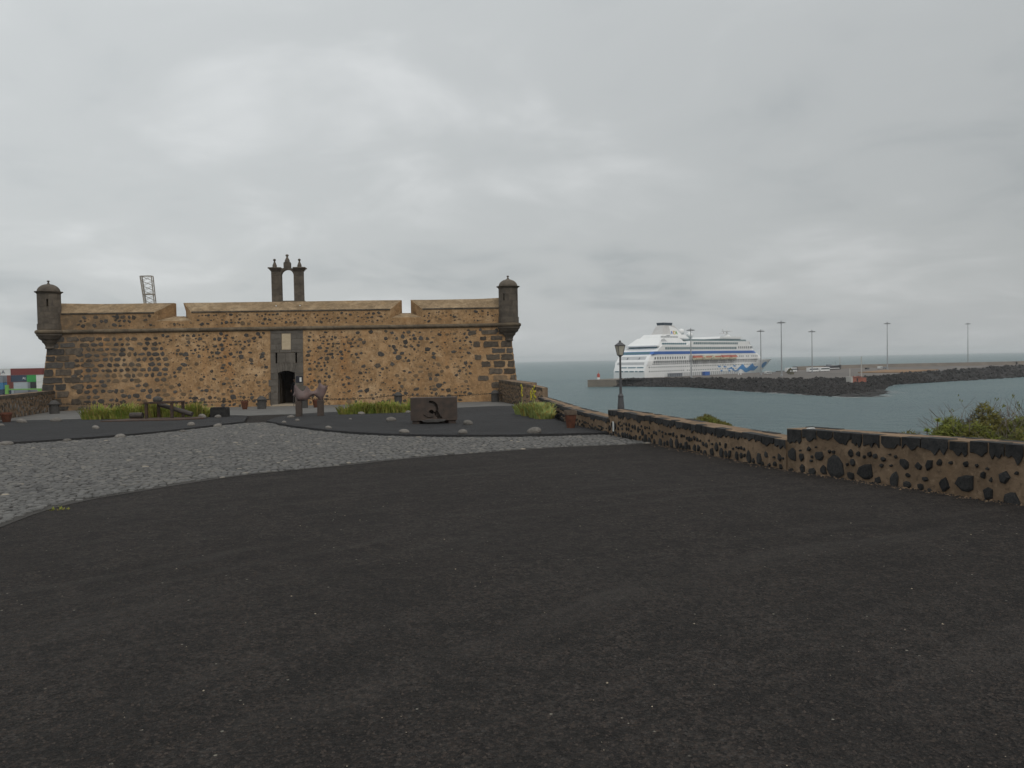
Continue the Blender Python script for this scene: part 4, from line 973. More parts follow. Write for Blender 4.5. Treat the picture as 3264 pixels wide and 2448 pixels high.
MB().prism([(-0.42, 0.125), (-0.36, 0.075), (-0.2, 0.055), (0.15, 0.06), (0.36, 0.09), (0.43, 0.14), (0.2, 0.165), (-0.2, 0.16)], lambda u, z: (u, -T_ / 2 - 0.06, z), lambda u, z: (u, -T_ / 2 + 0.3, z)).build('lip', 'pier_dark', cb, bevel=0.01)
for u in (-0.62, 0.62): MB().box(u - 0.12, u + 0.12, -T_ / 2 + 0.05, T_ / 2 - 0.03, -0.03, 0.118).build('foot', 'block', cb, bevel=0.01)
MB().box(-0.5, 0.5, -T_ / 2 + 0.3, T_ / 2 - 0.05, -0.03, 0.118).build('foot', 'block', cb, bevel=0.01)
# iron trestle with a tilted cylinder on a long plank
def onbed(x, y): return gz(y) + BH
x0, y0 = -15.25, 34.5
ts = thing('trestle_sculpture', 'rusty iron trestle with a tilted cylinder on a long plank', 'sculpture', (x0, y0, onbed(x0, y0)))
K = 36.0 * 0.6777 / 1720 / 5.53
U = lambda cx: (cx - 940) * K
H0 = 540
leg = [((695, 0.0), 285), ((773, 0.75), 290), ((1128, 0.0), 280), ((1195, 0.75), 262)]
for (cx, yy), top in leg:
    MB().box(U(cx) - 0.055, U(cx) + 0.055, yy - 0.055, yy + 0.055, 0.06 + (0.021 * 0), 0.70).build('leg', 'rust', ts, bevel=0.01)
mb = MB(); mb.box(U(668), U(1150), -0.07, 0.07, 0.70, 0.78); mb.build('top_rail', 'rust', ts, bevel=0.01)
mb = MB(); mb.box(U(750), U(1222), 0.68, 0.82, 0.70, 0.78); mb.build('top_rail', 'rust', ts, bevel=0.01)
for u in (695, 1140): MB().box(U(u) - 0.03, U(u) + 0.11, 0.07, 0.68, 0.71, 0.77).build('cross_rail', 'rust', ts, bevel=0.01)
mb = MB(); A_, B_ = Vector((U(845), 0.38, 0.66)), Vector((U(1450), 0.12, 0.20)); mb.tube(A_, B_, 0.10, 0.105, 18); mb.build('cylinder', 'iron', ts, smooth=40)
bm = bmesh.new(); bmesh.ops.create_icosphere(bm, subdivisions=3, radius=0.5)
for v in bm.verts: v.co *= 1 + 0.12 * (vnoise(v.co.x * 5 + 2, v.co.z * 5 + v.co.y * 4, 9) - .5)
me = bpy.data.meshes.new('stone_lump'); bm.to_mesh(me); bm.free(); me.materials.append(M['pier_dark']); me.polygons.foreach_set('use_smooth', [True] * len(me.polygons))
link('stone_lump', me, ts, (U(832), 0.35, 0.86), (0, R(8), 0), (0.42, 0.36, 0.30))
mb = MB()
pl = [(U(130), -1.1, 0), (U(1440), -0.95, 0), (U(1700), -0.2, 0), (U(1560), 0.55, 0), (U(380), 0.45, 0)]
mb.prism([(a, b) for a, b, _ in pl], lambda a, b: (a, b, -0.03), lambda a, b: (a, b, 0.065)); mb.build('plank', 'rust', ts, bevel=0.01)
mb = MB(); mb.tube((U(405), 0.1, 0.20), (U(615), 0.1, 0.20), 0.13, 0.13, 18)
mb.build('roller', 'iron', ts, smooth=40); MB().box(U(430), U(590), 0.0, 0.2, 0.062, 0.10).build('roller_cradle', 'rust', ts)
for (x, y, w, h, lb) in ((-14.45, 36.6, 0.66, 0.40, 'squat black stone block behind the tilted iron cylinder'), (-13.35, 36.3, 0.78, 0.46, 'larger black stone block next to the path')):
    mb = MB(); q = 0.05
    mb.prism([(-w / 2, -.02), (w / 2, -.02), (w / 2 - .01, h * .85), (w / 2 - q, h), (-w / 2 + q, h * .98), (-w / 2 + .02, h * .8)], lambda a, b: (a, -0.22, b), lambda a, b: (a * .95, 0.25, b * .97))
    mb.build('stone_block', 'wallstone', None, (x, y, onbed(x, y)), (0, 0, R(rnd.uniform(-8, 8))), bevel=0.02, **tags(lb, 'stone block'))

# ------------------------------------------------------------------ grass and plants
def blades(spec, n, h, m, name, label, seed, wid=0.02, lean=0.8, flower=0, extra=BH):
    """spec: list of (x, y, rx, ry) ellipses to grow on"""
    rn = random.Random(seed); mb = MB()
    cx = sum(s[0] for s in spec) / len(spec); cy = sum(s[1] for s in spec) / len(spec); z0 = gz(cy) + extra
    root = thing(name, label, 'plant', (cx, cy, z0)); dry = MB()
    for _ in range(n):
        sx, sy, rx, ry = rn.choice(spec); a = rn.random() * 6.283; r_ = math.sqrt(rn.random())
        x, y = sx + rx * r_ * math.cos(a), sy + ry * r_ * math.sin(a)
        z = gz(y) + extra - 0.02; hh = h * rn.uniform(0.4, 1.1) * (0.45 + 0.9 * vnoise(x * 2.1, y * 2.1, seed))
        a2 = a + rn.uniform(-.9, .9); ln = lean * hh * rn.uniform(0.15, 1.0) * (0.5 + 0.5 * r_)
        dx, dy = math.cos(a2) * ln, math.sin(a2) * ln; px, py = -math.sin(a2 + .8), math.cos(a2 + .8); w = wid * rn.uniform(0.6, 1.3)
        def q(t, ww, zt): return [(x + dx * t - px * ww - cx, y + dy * t - py * ww - cy, z + zt - z0), (x + dx * t + px * ww - cx, y + dy * t + py * ww - cy, z + zt - z0)]
        (dry if rn.random() < 0.28 * (0.4 + 1.2 * vnoise(x * 2.3, y * 2.3, seed + 3)) else mb).add(q(0, w, 0) + q(0.3, w, hh * 0.55) + q(0.75, w * 0.6, hh * 0.9) + [(x + dx - cx, y + dy - cy, z + hh * rn.uniform(.85, 1.02) - z0)], [(0, 1, 3, 2), (2, 3, 5, 4), (4, 5, 6)])
    mb.build('blades', m, root)
    if dry.v: dry.build('blades', 'drygrass', root, label='yellowed dry blades')
    for k_ in range(flower):
        sx, sy, rx, ry = spec[0]; a = rn.random() * 6.283; x, y = sx + rx * .6 * math.cos(a), sy + ry * .6 * math.sin(a)
        H = h * rn.uniform(1.5, 2.3); st = MB(); st.tube((x - cx, y - cy, 0), (x - cx + rn.uniform(-.08, .08), y - cy, H), 0.012, 0.008, 5); fo = st.build('stalk', 'grass2', root)
        fb = MB()
        for j in range(5): zz = H * (0.62 + 0.09 * j); fb.lathe([(0, -.05), (.035, 0), (.02, .07), (0, .08)], 6, (x - cx + rn.uniform(-.06, .06), y - cy + rn.uniform(-.04, .04), zz))
        fb.build('blossom', 'yellow', root)
blades([(-18.9 + 0.62 * i, 36.35 - 0.03 * i + (0.2 if i % 2 else 0), 0.75, 0.42) for i in range(8)], 4200, 0.62, 'grass', 'grass_clump', 'long clump of tall green grass behind the iron trestle', 41)
blades([(-7.5 + 0.5 * i, 36.6 + 0.18 * i, 0.5, 0.45) for i in range(6)], 2600, 0.58, 'grass', 'grass_clump', 'clump of green grass behind the carved block', 42)
blades([(0.62, 33.0, 0.5, 0.5), (0.85, 31.6, 0.5, 0.6), (1.05, 30.2, 0.42, 0.6), (1.15, 29.2, 0.35, 0.5)], 2600, 0.50, 'grass2', 'spiky_plant', 'spiky pale green plant with yellow blossoms against the parapet wall', 43, 0.022, 0.75, 4)
blades([(-5.93, 10.30, 0.14, 0.07)], 60, 0.07, 'grass', 'weed_tuft', 'tiny yellow-green weed at the edge of the cobbles', 44, 0.006, 1.2, 0, 0.0)
def shrub(x, y, z, rx, ry, rz_, n, label, seed, m='leaf', leaf=0.05, name='shrub'):
    rn = random.Random(seed); root = thing(name, label, 'shrub', (x, y, z)); mb = MB(); st = MB()
    cl_ = []
    for _ in range(26):
        a = rn.random() * 6.283; r_ = math.sqrt(rn.random()); c = Vector((rx * r_ * math.cos(a) * .85, ry * r_ * math.sin(a) * .85, rz_ * (1 - r_ * r_ * 0.8) * rn.uniform(0.55, 0.95)))
        cl_.append((c, rn.uniform(0.16, 0.30) * min(rx, 1.4))); st.tube((c.x * .15, c.y * .15, -0.1), c, 0.03, 0.008, 5)
    for _ in range(n):
        c, cr = rn.choice(cl_); d = Vector((rn.gauss(0, 1), rn.gauss(0, 1), rn.gauss(0, .8))).normalized() * cr * rn.random() ** 0.4
        p = c + d; nrm = Vector((rn.gauss(0, 1), rn.gauss(0, 1), rn.gauss(0.5, 1))).normalized(); t = nrm.orthogonal().normalized(); b = nrm.cross(t); s = leaf * rn.uniform(0.6, 1.3)
        mb.add([p - t * s, p + b * s * .45, p + t * s, p - b * s * .45], [(0, 1, 2, 3)])
    mb.build('crown', m, root); st.build('trunk', 'twig', root)
    return root
def gl(x, y): return land_z(x, y)
def mound(x, y, z, rx, ry, h, n, label, seed, m, leaf, m2=None):
    """low dense shrub: leaf sprays over an uneven dome, thinning out to loose tips"""
    z = land_z(x, y) - 0.04
    rn = random.Random(seed); root = thing('shrub', label, 'shrub', (x, y, z)); a_, b_, st = MB(), MB(), MB()
    for _ in range(40):
        an = rn.random() * 6.283; r_ = rn.random() ** .5 * .8; st.tube((0, 0, -.2), (rx * r_ * math.cos(an), ry * r_ * math.sin(an), h * (1 - r_ * r_) * .8), .02, .006, 4)
    for _ in range(n):
        an = rn.random() * 6.283; r_ = math.sqrt(rn.random()); px, py = rx * r_ * math.cos(an), ry * r_ * math.sin(an)
        dome = h * math.sqrt(max(0, 1 - r_ ** 2.2)) * (0.72 + 0.5 * vnoise(px * 2.4 + 7, py * 2.4 + 3, seed)) 
        pz = dome * (1 - 0.55 * rn.random() ** 2.2) + rn.uniform(-.02, .05)
        p = Vector((px, py, pz)); d = Vector((rn.gauss(0, .6) + px / rx * .5, rn.gauss(0, .6) + py / ry * .5, rn.uniform(.3, 1.2))).normalized(); w = d.orthogonal().normalized() * leaf * rn.uniform(.18, .32); L = leaf * rn.uniform(.8, 1.8)
        (b_ if (m2 and vnoise(px * 1.6, py * 1.6, seed + 5) > .56) else a_).add([p - w, p + w, p + d * L * .6 + w * .8, p + d * L], [(0, 1, 2, 3)])
    a_.build('crown', m, root); st.build('trunk', 'twig', root)
    if b_.v: b_.build('crown', m2, root)
mound(8.5, 14.3, None, 1.4, 1.1, 1.38, 24000, 'dense yellow-green shrub just beyond the parapet wall', 51, 'leaf', 0.055, 'leaf2')
mound(8.9, 12.9, None, 1.2, 1.0, 1.22, 15000, 'second yellow-green shrub running on past the dense one', 52, 'leaf', 0.055, 'leaf2')
mound(5.6, 23.0, None, 1.0, 0.8, 0.72, 6000, 'small olive shrub showing over the middle of the parapet wall', 53, 'leaf', 0.06, 'leaf2')
mound(7.3, 14.5, None, 0.45, 0.4, 0.85, 1500, 'thin straggly shrub at the edge of the dense yellow-green one', 54, 'leaf2', 0.05)
def dry_bush(x, y, z, h, label, seed):
    rn = random.Random(seed); root = thing('dry_bush', label, 'bush', (x, y, z)); mb = MB(); lf = MB()
    def grow(p, d, L, r_, k_):
        q = p + d * L; mb.tube(p, q, r_, r_ * 0.65, 5)
        if k_ == 0:
            if rn.random() < 0.05:
                for _ in range(3):
                    o = q + Vector((rn.gauss(0, .03), rn.gauss(0, .03), rn.gauss(0, .03))); lf.add([o, o + Vector((.03, 0, .02)), o + Vector((.01, 0, .05))], [(0, 1, 2)])
            return
        for _ in range(rn.choice((2, 3, 3))):
            nd = (d + Vector((rn.gauss(0, .45), rn.gauss(0, .45), rn.gauss(0.1, .3)))).normalized(); grow(q, nd, L * rn.uniform(0.62, 0.85), r_ * 0.62, k_ - 1)
    for _ in range(9):
        a = rn.random() * 6.283; d = Vector((math.cos(a) * rn.uniform(.3, .9), math.sin(a) * rn.uniform(.3, .9), 1)).normalized(); grow(Vector((0, 0, 0)), d, h * 0.30, 0.022, 4)
    mb.build('branches', 'twig', root); lf.build('leaves', 'leaf', root)
dry_bush(8.75, 14.3, land_z(8.75, 14.3) - .05, 2.25, 'bare thorny bush rising over the shrubs beyond the parapet wall', 61)
dry_bush(9.1, 13.6, land_z(9.1, 13.6) - .05, 1.95, 'smaller leafless bush beside the bare thorny bush', 62)
for (x, y, z, lb, sd) in ((7.6, 14.4, land_z(7.6, 14.4), 'small green rosette plant on a thin stem beside the dense shrub', 1), (7.95, 14.6, land_z(7.95, 14.6), 'taller green rosette plant next to the thorny bush', 2)):
    rn = random.Random(sd); root = thing('rosette_plant', lb, 'plant', (x, y, z)); st = MB(); lf = MB()
    for dx, hh in ((-0.10, 0.92), (0.10, 1.10), (0.28, 0.98)):
        st.tube((0, 0, -0.3), (dx, 0, hh), 0.014, 0.009, 5)
        for _ in range(60):
            d = Vector((rn.gauss(0, 1), rn.gauss(0, 1), rn.gauss(0.3, .8))).normalized() * rn.uniform(.05, .10); s = d.orthogonal().normalized() * 0.012; c = Vector((dx, 0, hh))
            lf.add([c - s, c + s, c + d], [(0, 1, 2)])
    st.build('stem', 'twig', root); lf.build('leaves', 'grass', root)

# ------------------------------------------------------------------ lamp post
lx, ly = 4.5, 33.0; lz = gl(lx, ly) - 0.05; top = 2.36
lamp = thing('street_lamp', 'grey cast-iron street lamp with a tapered four-sided lantern', 'lamp', (lx, ly, lz), R(18))
T = top - lz
MB().lathe([(0.22, 0), (0.22, 0.12), (0.17, 0.16), (0.15, T - 2.75), (0.115, T - 2.35), (0.125, T - 2.33), (0.125, T - 2.28), (0.07, T - 2.2)], 8).build('base', 'lampiron', lamp)
MB().lathe([(0.06, T - 2.25), (0.045, T - 1.5), (0.04, T - 0.68), (0.065, T - 0.66), (0.07, T - 0.62), (0.05, T - 0.60)], 12).build('pole', 'lampiron', lamp, smooth=35)
z0, z1, r0, r1 = T - 0.60, T - 0.22, 0.088, 0.152
lg = MB(); lg.lathe([(r0 * 1.33, z0), (r1 * 1.33, z1)], 4, a0=R(45), a1=R(405)); lan = lg.build('lantern', 'lampglass', lamp)
for k_ in range(4):
    a = R(45 + 90 * k_); MB().tube((r0 * 1.4 * math.cos(a), r0 * 1.4 * math.sin(a), z0), (r1 * 1.4 * math.cos(a), r1 * 1.4 * math.sin(a), z1), 0.014, n=5).build('lantern_frame', 'lampiron', lan)
MB().lathe([(r1 * 1.45, z1), (r1 * 1.58, z1 + 0.012), (r1 * 1.55, z1 + 0.03), (0.06, z1 + 0.15), (0.045, z1 + 0.16), (0.045, z1 + 0.20), (0.06, z1 + 0.21), (0.0, z1 + 0.23)], 4, a0=R(45), a1=R(405)).build('lantern_roof', 'lampiron', lamp)
MB().lathe([(r0 * 1.2, z0 - 0.03), (r0 * 1.5, z0 + 0.005), (0.0, z0 + 0.006)], 4, a0=R(45), a1=R(405)).build('lantern_collar', 'lampiron', lamp)

# ------------------------------------------------------------------ sign and person at the door
def cw(u, y, z):
    c, s = math.cos(YAW), math.sin(YAW); return Vector((-15.6 + u * c - y * s, 54.0 + u * s + y * c, -1.134 + z))
p = cw(1.23, yb(1.8) - 0.075, 1.78)
sg = thing('notice_board', 'dark notice board with a white sheet beside the doorway', 'sign', p, YAW)
MB().box(-0.22, 0.22, -0.02, 0.02, -0.22, 0.22).build('board', 'signdark', sg); MB().box(0.03, 0.16, -0.028, -0.0205, -0.16, 0.13).build('notice', 'signwhite', sg)
def person(loc, rz):
    root = thing('person', 'person in dark clothes standing in the fortress doorway', 'person', loc, rz)
    J = {'pel': ((0, 0, .92), .15), 'w': ((0, 0, 1.08), .145), 'ch': ((0, .0, 1.28), .165), 'nk': ((0, 0, 1.45), .06), 'hd0': ((0, -.01, 1.52), .075),
         'shL': ((.17, 0, 1.40), .065), 'elL': ((.23, .03, 1.14), .045), 'wrL': ((.22, -.10, .93), .032), 'shR': ((-.17, 0, 1.40), .065), 'elR': ((-.24, .02, 1.13), .045), 'wrR': ((-.23, -.08, .90), .032),
         'hpL': ((.09, 0, .86), .10), 'knL': ((.10, -.02, .48), .068), 'anL': ((.10, .02, .09), .048), 'toL': ((.11, -.15, .04), .04), 'hpR': ((-.09, 0, .86), .10), 'knR': ((-.10, -.01, .48), .068), 'anR': ((-.11, .03, .09), .048), 'toR': ((-.13, -.14, .04), .04)}
    E_ = [('pel', 'w'), ('w', 'ch'), ('ch', 'nk'), ('nk', 'hd0'), ('ch', 'shL'), ('shL', 'elL'), ('elL', 'wrL'), ('ch', 'shR'), ('shR', 'elR'), ('elR', 'wrR'), ('pel', 'hpL'), ('hpL', 'knL'), ('knL', 'anL'), ('anL', 'toL'), ('pel', 'hpR'), ('hpR', 'knR'), ('knR', 'anR'), ('anR', 'toR')]
    V = {k_: Vector(v[0]) for k_, v in J.items()}; rad = {k_: v[1] for k_, v in J.items()}
    for s, sg_ in (('L', 1), ('R', -1)):     # hands: palm and five fingers
        w_ = V['wr' + s]; V['pm' + s] = w_ + Vector((0, -.02, -.07)); rad['pm' + s] = .03; E_.append(('wr' + s, 'pm' + s))
        for q, (dx, ln) in enumerate(((-.028, .07), (-.01, .08), (.01, .075), (.027, .06))):
            a, b = f'f{q}{s}', f'g{q}{s}'; V[a] = V['pm' + s] + Vector((dx * .6, -.005 - abs(dx) * .2, -ln * .55)); V[b] = V[a] + Vector((dx * .3, -.02, -ln * .45)); rad[a] = .0095; rad[b] = .008; E_ += [('pm' + s, a), (a, b)]
        V['t' + s] = V['pm' + s] + Vector((-sg_ * .03, -.03, -.01)); V['u' + s] = V['t' + s] + Vector((-sg_ * .008, -.02, -.03)); rad['t' + s] = .011; rad['u' + s] = .009; E_ += [('pm' + s, 't' + s), ('t' + s, 'u' + s)]
    ks = list(V); me = bpy.data.meshes.new('body'); me.from_pydata([V[k_] for k_ in ks], [(ks.index(a), ks.index(b)) for a, b in E_], [])
    o = link('body', me, root); md = o.modifiers.new('skin', 'SKIN')
    if not me.skin_vertices: me.attributes  # layer is made with the modifier
    for i, k_ in enumerate(ks):
        sv = me.skin_vertices[0].data[i]; sv.radius = (rad[k_], rad[k_] * (0.72 if k_ in ('pel', 'w', 'ch') else 1)); sv.use_root = (k_ == 'pel')
    sb = o.modifiers.new('sub', 'SUBSURF'); sb.levels = 1; sb.render_levels = 1
    bpy.context.view_layer.update()
    m2 = bpy.data.meshes.new_from_object(o.evaluated_get(bpy.context.evaluated_depsgraph_get())); o.modifiers.clear(); o.data = m2
    m2.materials.clear(); m2.materials.append(M['cloth']); m2.materials.append(M['skin'])
    for pp in m2.polygons:
        pp.use_smooth = True; c = pp.center
        if c.z > 1.45 or (abs(c.x) > .15 and c.z < .92): pp.material_index = 1
    bm = bmesh.new(); bmesh.ops.create_icosphere(bm, subdivisions=3, radius=1)
    for v in bm.verts:
        x, y, z = v.co
        s = 1.0 - 0.18 * max(0, -z); y2 = y
        if y < -0.6 and abs(x) < 0.22 and -0.25 < z < 0.2: y2 = y - 0.22 * (1 - abs(x) / .22)        # nose
        if y < -0.5 and 0.12 < z < 0.3 and 0.15 < abs(x) < 0.5: y2 = y + 0.10                       # eye sockets
        if y < -0.5 and -0.5 < z < -0.38 and abs(x) < .3: y2 = y + 0.06                              # mouth
        xx = x * 0.075 * s
        if abs(x) > 0.9 and abs(z) < .25 and abs(y) < .3: xx *= 1.18                                  # ears
        v.co = (xx, y2 * 0.095, 1.615 + z * 0.12)
    me = bpy.data.meshes.new('head'); bm.to_mesh(me); bm.free(); me.materials.append(M['skin']); me.polygons.foreach_set('use_smooth', [True] * len(me.polygons)); link('head', me, root)
    bm = bmesh.new(); bmesh.ops.create_icosphere(bm, subdivisions=3, radius=1)
    bmesh.ops.delete(bm, geom=[v for v in bm.verts if v.co.z < 0.25 and v.co.y < 0.1 or v.co.z < -.3], context='VERTS')
    for v in bm.verts: v.co = (v.co.x * .083, v.co.y * .102 + .006, 1.62 + v.co.z * .128)
    me = bpy.data.meshes.new('hair'); bm.to_mesh(me); bm.free(); me.materials.append(M['hair']); link('hair', me, root)
pp = cw(0.74, 0.6, 0.135)
person(pp, YAW + R(-20))

# ------------------------------------------------------------------ harbour on the sea side
DK = -10.6
SHIP_A = R(44.6); SO = Vector((75.8, 515.8, SEA)); sx, sy = math.cos(SHIP_A), math.sin(SHIP_A)
def shipside(t, off): return (85.5 + sx * t + sy * off, 506 + sy * t - sx * off)
PIER = [(44.5, 466), (60, 461), (69, 486), (92, 461), (103, 453), (119, 398), (129, 382), (154, 378), (179, 396), (213, 435), (245, 473), (357, 557), (520, 690), (640, 900), (440, 800), (320, 722), (240, 668), (212, 640), shipside(165, 14), shipside(140, 4), shipside(0, 2), (60, 486)]
def slab(name, poly, z0, z1, m, **t):
    bm = bmesh.new(); a = [bm.verts.new((p[0], p[1], z1)) for p in poly]; b = [bm.verts.new((p[0], p[1], z0)) for p in poly]; n = len(poly)
    f = bm.faces.new(a)
    for i in range(n): bm.faces.new((a[i], b[i], b[(i + 1) % n], a[(i + 1) % n]))
    bmesh.ops.triangulate(bm, faces=[f]); bmesh.ops.recalc_face_normals(bm, faces=bm.faces)
    me = bpy.data.meshes.new(name); bm.to_mesh(me); bm.free(); me.materials.append(M[m]); return link(name, me, **t)
pier = slab('pier', PIER, SEA - 1, DK, 'deck', kind='structure')
slab('quay_wall', [(44.2, 465.7), (60.1, 460.6), (66, 470), (69.3, 486), (60, 486.5)], SEA - 1, DK + 0.35, 'concrete', label='pale concrete quay head at the end of the pier', category='quay')
mb = MB()   # armour rock slope from the waterline to a crest
WL = [(60.3, 459.5), (64.4, 464), (80, 446), (97, 425), (108, 357), (118, 339), (122.5, 304), (136, 310), (150, 329), (187, 396), (193, 408), (229, 429), (312, 485), (430, 575), (540, 660)]
CR = [(66, 474, -11.0), (74, 468, -10.9), (84, 462, -10.8), (92, 456, -10.6), (106, 440, -10.3), (119, 395, -10.0), (131, 379, -10.0), (143, 376, -10.0), (156, 376, -10.0), (181, 397, -10.2), (198, 416, -10.4), (236, 462, -9.6), (357, 552, -8.0), (470, 640, -8.0), (580, 740, -8.0)]
BK = [(68, 480, DK + .2), (78, 476, DK + .2), (90, 470, DK + .2), (98, 464, DK + .2), (112, 448, DK + .2), (125, 404, DK + .2), (136, 388, DK + .2), (146, 384, DK + .2), (157, 384, DK + .2), (178, 404, DK + .2), (194, 422, DK + .2), (230, 468, DK + .2), (350, 560, DK + .2), (464, 648, DK + .2), (574, 748, DK + .2)]
def resample(pts, n):
    pts = [Vector(p) for p in pts]; k = len(pts) - 1; out = []
    for i in range(n + 1):
        t = k * i / n; j = min(int(t), k - 1); out.append(pts[j].lerp(pts[j + 1], t - j))
    return out
NS = 420; wl_, cr_, bk_ = resample([(a, b, SEA - 0.6) for a, b in WL], NS), resample(CR, NS), resample(BK, NS)
rn = random.Random(71); NR = 14; vs_ = []
for i in range(NS + 1):
    for j in range(NR + 1):
        t = j / NR
        p = wl_[i].lerp(cr_[i], t / 0.75) if t < 0.75 else cr_[i].lerp(bk_[i], (t - .75) / .25)
        amp = 0.9 if t > 0 else 0.2
        vs_.append(p + Vector((rn.uniform(-1, 1), rn.uniform(-1, 1), rn.uniform(-.75, .75))) * amp)
fs = [(i * (NR + 1) + j, i * (NR + 1) + j + 1, (i + 1) * (NR + 1) + j + 1, (i + 1) * (NR + 1) + j) for i in range(NS) for j in range(NR)]
mb.add(vs_, fs)
ico = [(0, 0, 1), (.9, 0, .3), (.28, .85, .3), (-.72, .53, .3), (-.72, -.53, .3), (.28, -.85, .3), (.3, .2, -.8)]
icf = [(0, i, i % 5 + 1) for i in range(1, 6)] + [(6, i % 5 + 1, i) for i in range(1, 6)]
for _ in range(7000):
    i = rn.randrange(NS); t = rn.random()
    p = wl_[i].lerp(cr_[i], t) + Vector((rn.uniform(-1.5, 1.5), rn.uniform(-1.5, 1.5), rn.uniform(-.1, .5))); s = rn.uniform(0.6, 1.6)
    q = Euler((rn.random() * 6, rn.random() * 6, rn.random() * 6)).to_matrix()
    mb.add([p + q @ Vector((a * s, b * s * rn.uniform(.7, 1.1), c * s * .8)) for a, b, c in ico], icf)
mb.build('armour_rock', 'riprap', None, kind='stuff', label='bank of black armour rocks along the pier edge', category='rocks')
mb = MB()   # low wave-washed reef at the bank's foot
NS2 = 60; reef = resample([(104, 372), (112, 345), (119, 318), (126, 297), (137, 299), (150, 317), (160, 338)], NS2); reefb = resample([(110, 380), (118, 360), (126, 340), (132, 322), (142, 322), (152, 340), (162, 352)], NS2)
vs_ = [Vector((a.x, a.y, 0)).lerp(Vector((b.x, b.y, 0)), t) + Vector((rn.uniform(-1.6, 1.6), rn.uniform(-2.5, 2.5), SEA - 0.25 + 0.8 * math.sin(math.pi * t * .8) + rn.uniform(-.2, .35))) for a, b in zip(reef, reefb) for t in (0, .2, .4, .6, .8, 1)]
mb.add(vs_, [(i * 6 + j, i * 6 + j + 1, (i + 1) * 6 + j + 1, (i + 1) * 6 + j) for i in range(NS2) for j in range(5)])
mb.build('reef_rock', 'riprap', None, kind='stuff', label='low flat reef awash at the foot of the rock bank', category='rocks')
mb = MB()
for _ in range(150):
    i = rn.randrange(NS2); a = reef[i] if rn.random() < .6 else wl_[rn.randrange(20, 330)]
    x, y = a.x + rn.gauss(0, 2.0), a.y - abs(rn.gauss(0, 2.2)); r_ = rn.uniform(.3, 1.5); k_ = 7
    mb.add([(x + r_ * rn.uniform(.5, 1.6) * math.cos(q * 6.283 / k_) * 1.6, y + r_ * rn.uniform(.4, 1.2) * math.sin(q * 6.283 / k_), SEA + .06) for q in range(k_)], [tuple(range(k_))])
mb.build('foam', 'foam', None, kind='stuff', label='patches of white foam at the foot of the rocks', category='foam')
# sea wall on the far side
SW = [(236, 664), (320, 718), (455, 722), (560, 806), (760, 980)]
for i, (a, b) in enumerate(zip(SW, SW[1:])):
    pass
mb = MB()
for (a, b) in zip(SW, SW[1:]):
    a, b = Vector(a), Vector(b); d = (b - a).normalized(); n = Vector((d.y, -d.x)) * 4
    mb.add([(a.x + n.x, a.y + n.y, DK - 1), (b.x + n.x, b.y + n.y, DK - 1), (b.x + n.x * .6, b.y + n.y * .6, -7.6), (a.x + n.x * .6, a.y + n.y * .6, -7.6), (a.x - n.x, a.y - n.y, SEA - 1), (b.x - n.x, b.y - n.y, SEA - 1), (b.x - n.x * .6, b.y - n.y * .6, -7.6), (a.x - n.x * .6, a.y - n.y * .6, -7.6)],
           [(0, 1, 2, 3), (3, 2, 6, 7), (7, 6, 5, 4)])
mb.build('sea_wall', 'seawall', None, label='long pale sea wall along the far side of the harbour', category='wall')
slab('earth_strip', [(226, 520), (252, 506), (300, 560), (275, 585)], DK - .2, DK + 0.5, 'earth', kind='structure')

# high lighting masts
def mast_parts(h):
    mb = MB().lathe([(0.75, 0), (0.75, 0.9), (0.46, 1.0), (0.20, h - 0.6), (0.20, h)], 10)
    hd = MB().lathe([(0.25, h - 1.0), (1.7, h - 0.55), (1.75, h - 0.3), (0.5, h - 0.1), (0.3, h + 0.5), (0, h + 0.6)], 12)
    for k_ in range(8):
        a = k_ * math.pi / 4; hd.box(-0.45, 0.45, -0.35, 0.35, h - 0.95, h - 0.45, lambda x, y, z, a=a: (2.0 * math.cos(a) + x * math.cos(a) - y * math.sin(a), 2.0 * math.sin(a) + x * math.sin(a) + y * math.cos(a), z))
    return mb, hd
MASTS = [(108.8, 483, 29.4, 'tall harbour light mast in front of the cruise ship funnel side'), (161.7, 516.6, 29.0, 'tall harbour light mast in front of the cruise ship bow'), (162.3, 479, 32.7, 'tall harbour light mast just past the cruise ship bow'),
         (213, 564.6, 29.5, 'tall harbour light mast by the white coaches'), (286.8, 608, 35.8, 'tall harbour light mast behind the ochre earth strip'), (440, 768, 40.0, 'tall harbour light mast standing alone near the far sea wall')]
for x, y, h, lb in MASTS:
    o = thing('light_mast', lb, 'mast', (x, y, DK), 0, 'high light masts on the pier'); a, b = mast_parts(h); a.build('pole', 'mast', o, smooth=35); b.build('lamp_ring', 'mast', o)
for x, y, h, lb in ((270, 655, 10.6, 'short pale pole near the far sea wall'), (158.5, 361, 11.2, 'pale pole on the rock bank beside the red hut'), (154.5, 364, 5.6, 'short pale pole at the corner of the red hut')):
    MB().lathe([(0.26, 0), (0.22, h), (0, h + .1)], 8).build('pale_pole', 'palepole', None, (x, y, DK), **tags(lb, 'pole'))
for x, y, lb in ((92, 484, 'pair of white posts at the foot of the pier fence'), (153, 532, 'white gate post in front of the blue wave on the hull')):
    mb = MB().lathe([(0.35, 0), (0.3, 3.6), (0, 3.8)], 8); mb.lathe([(0.3, 0), (0.3, 1.3), (0, 1.4)], 8, (-1.6, 0, 0)); mb.build('white_post', 'shipwhite', None, (x, y, DK), **tags(lb, 'post'))
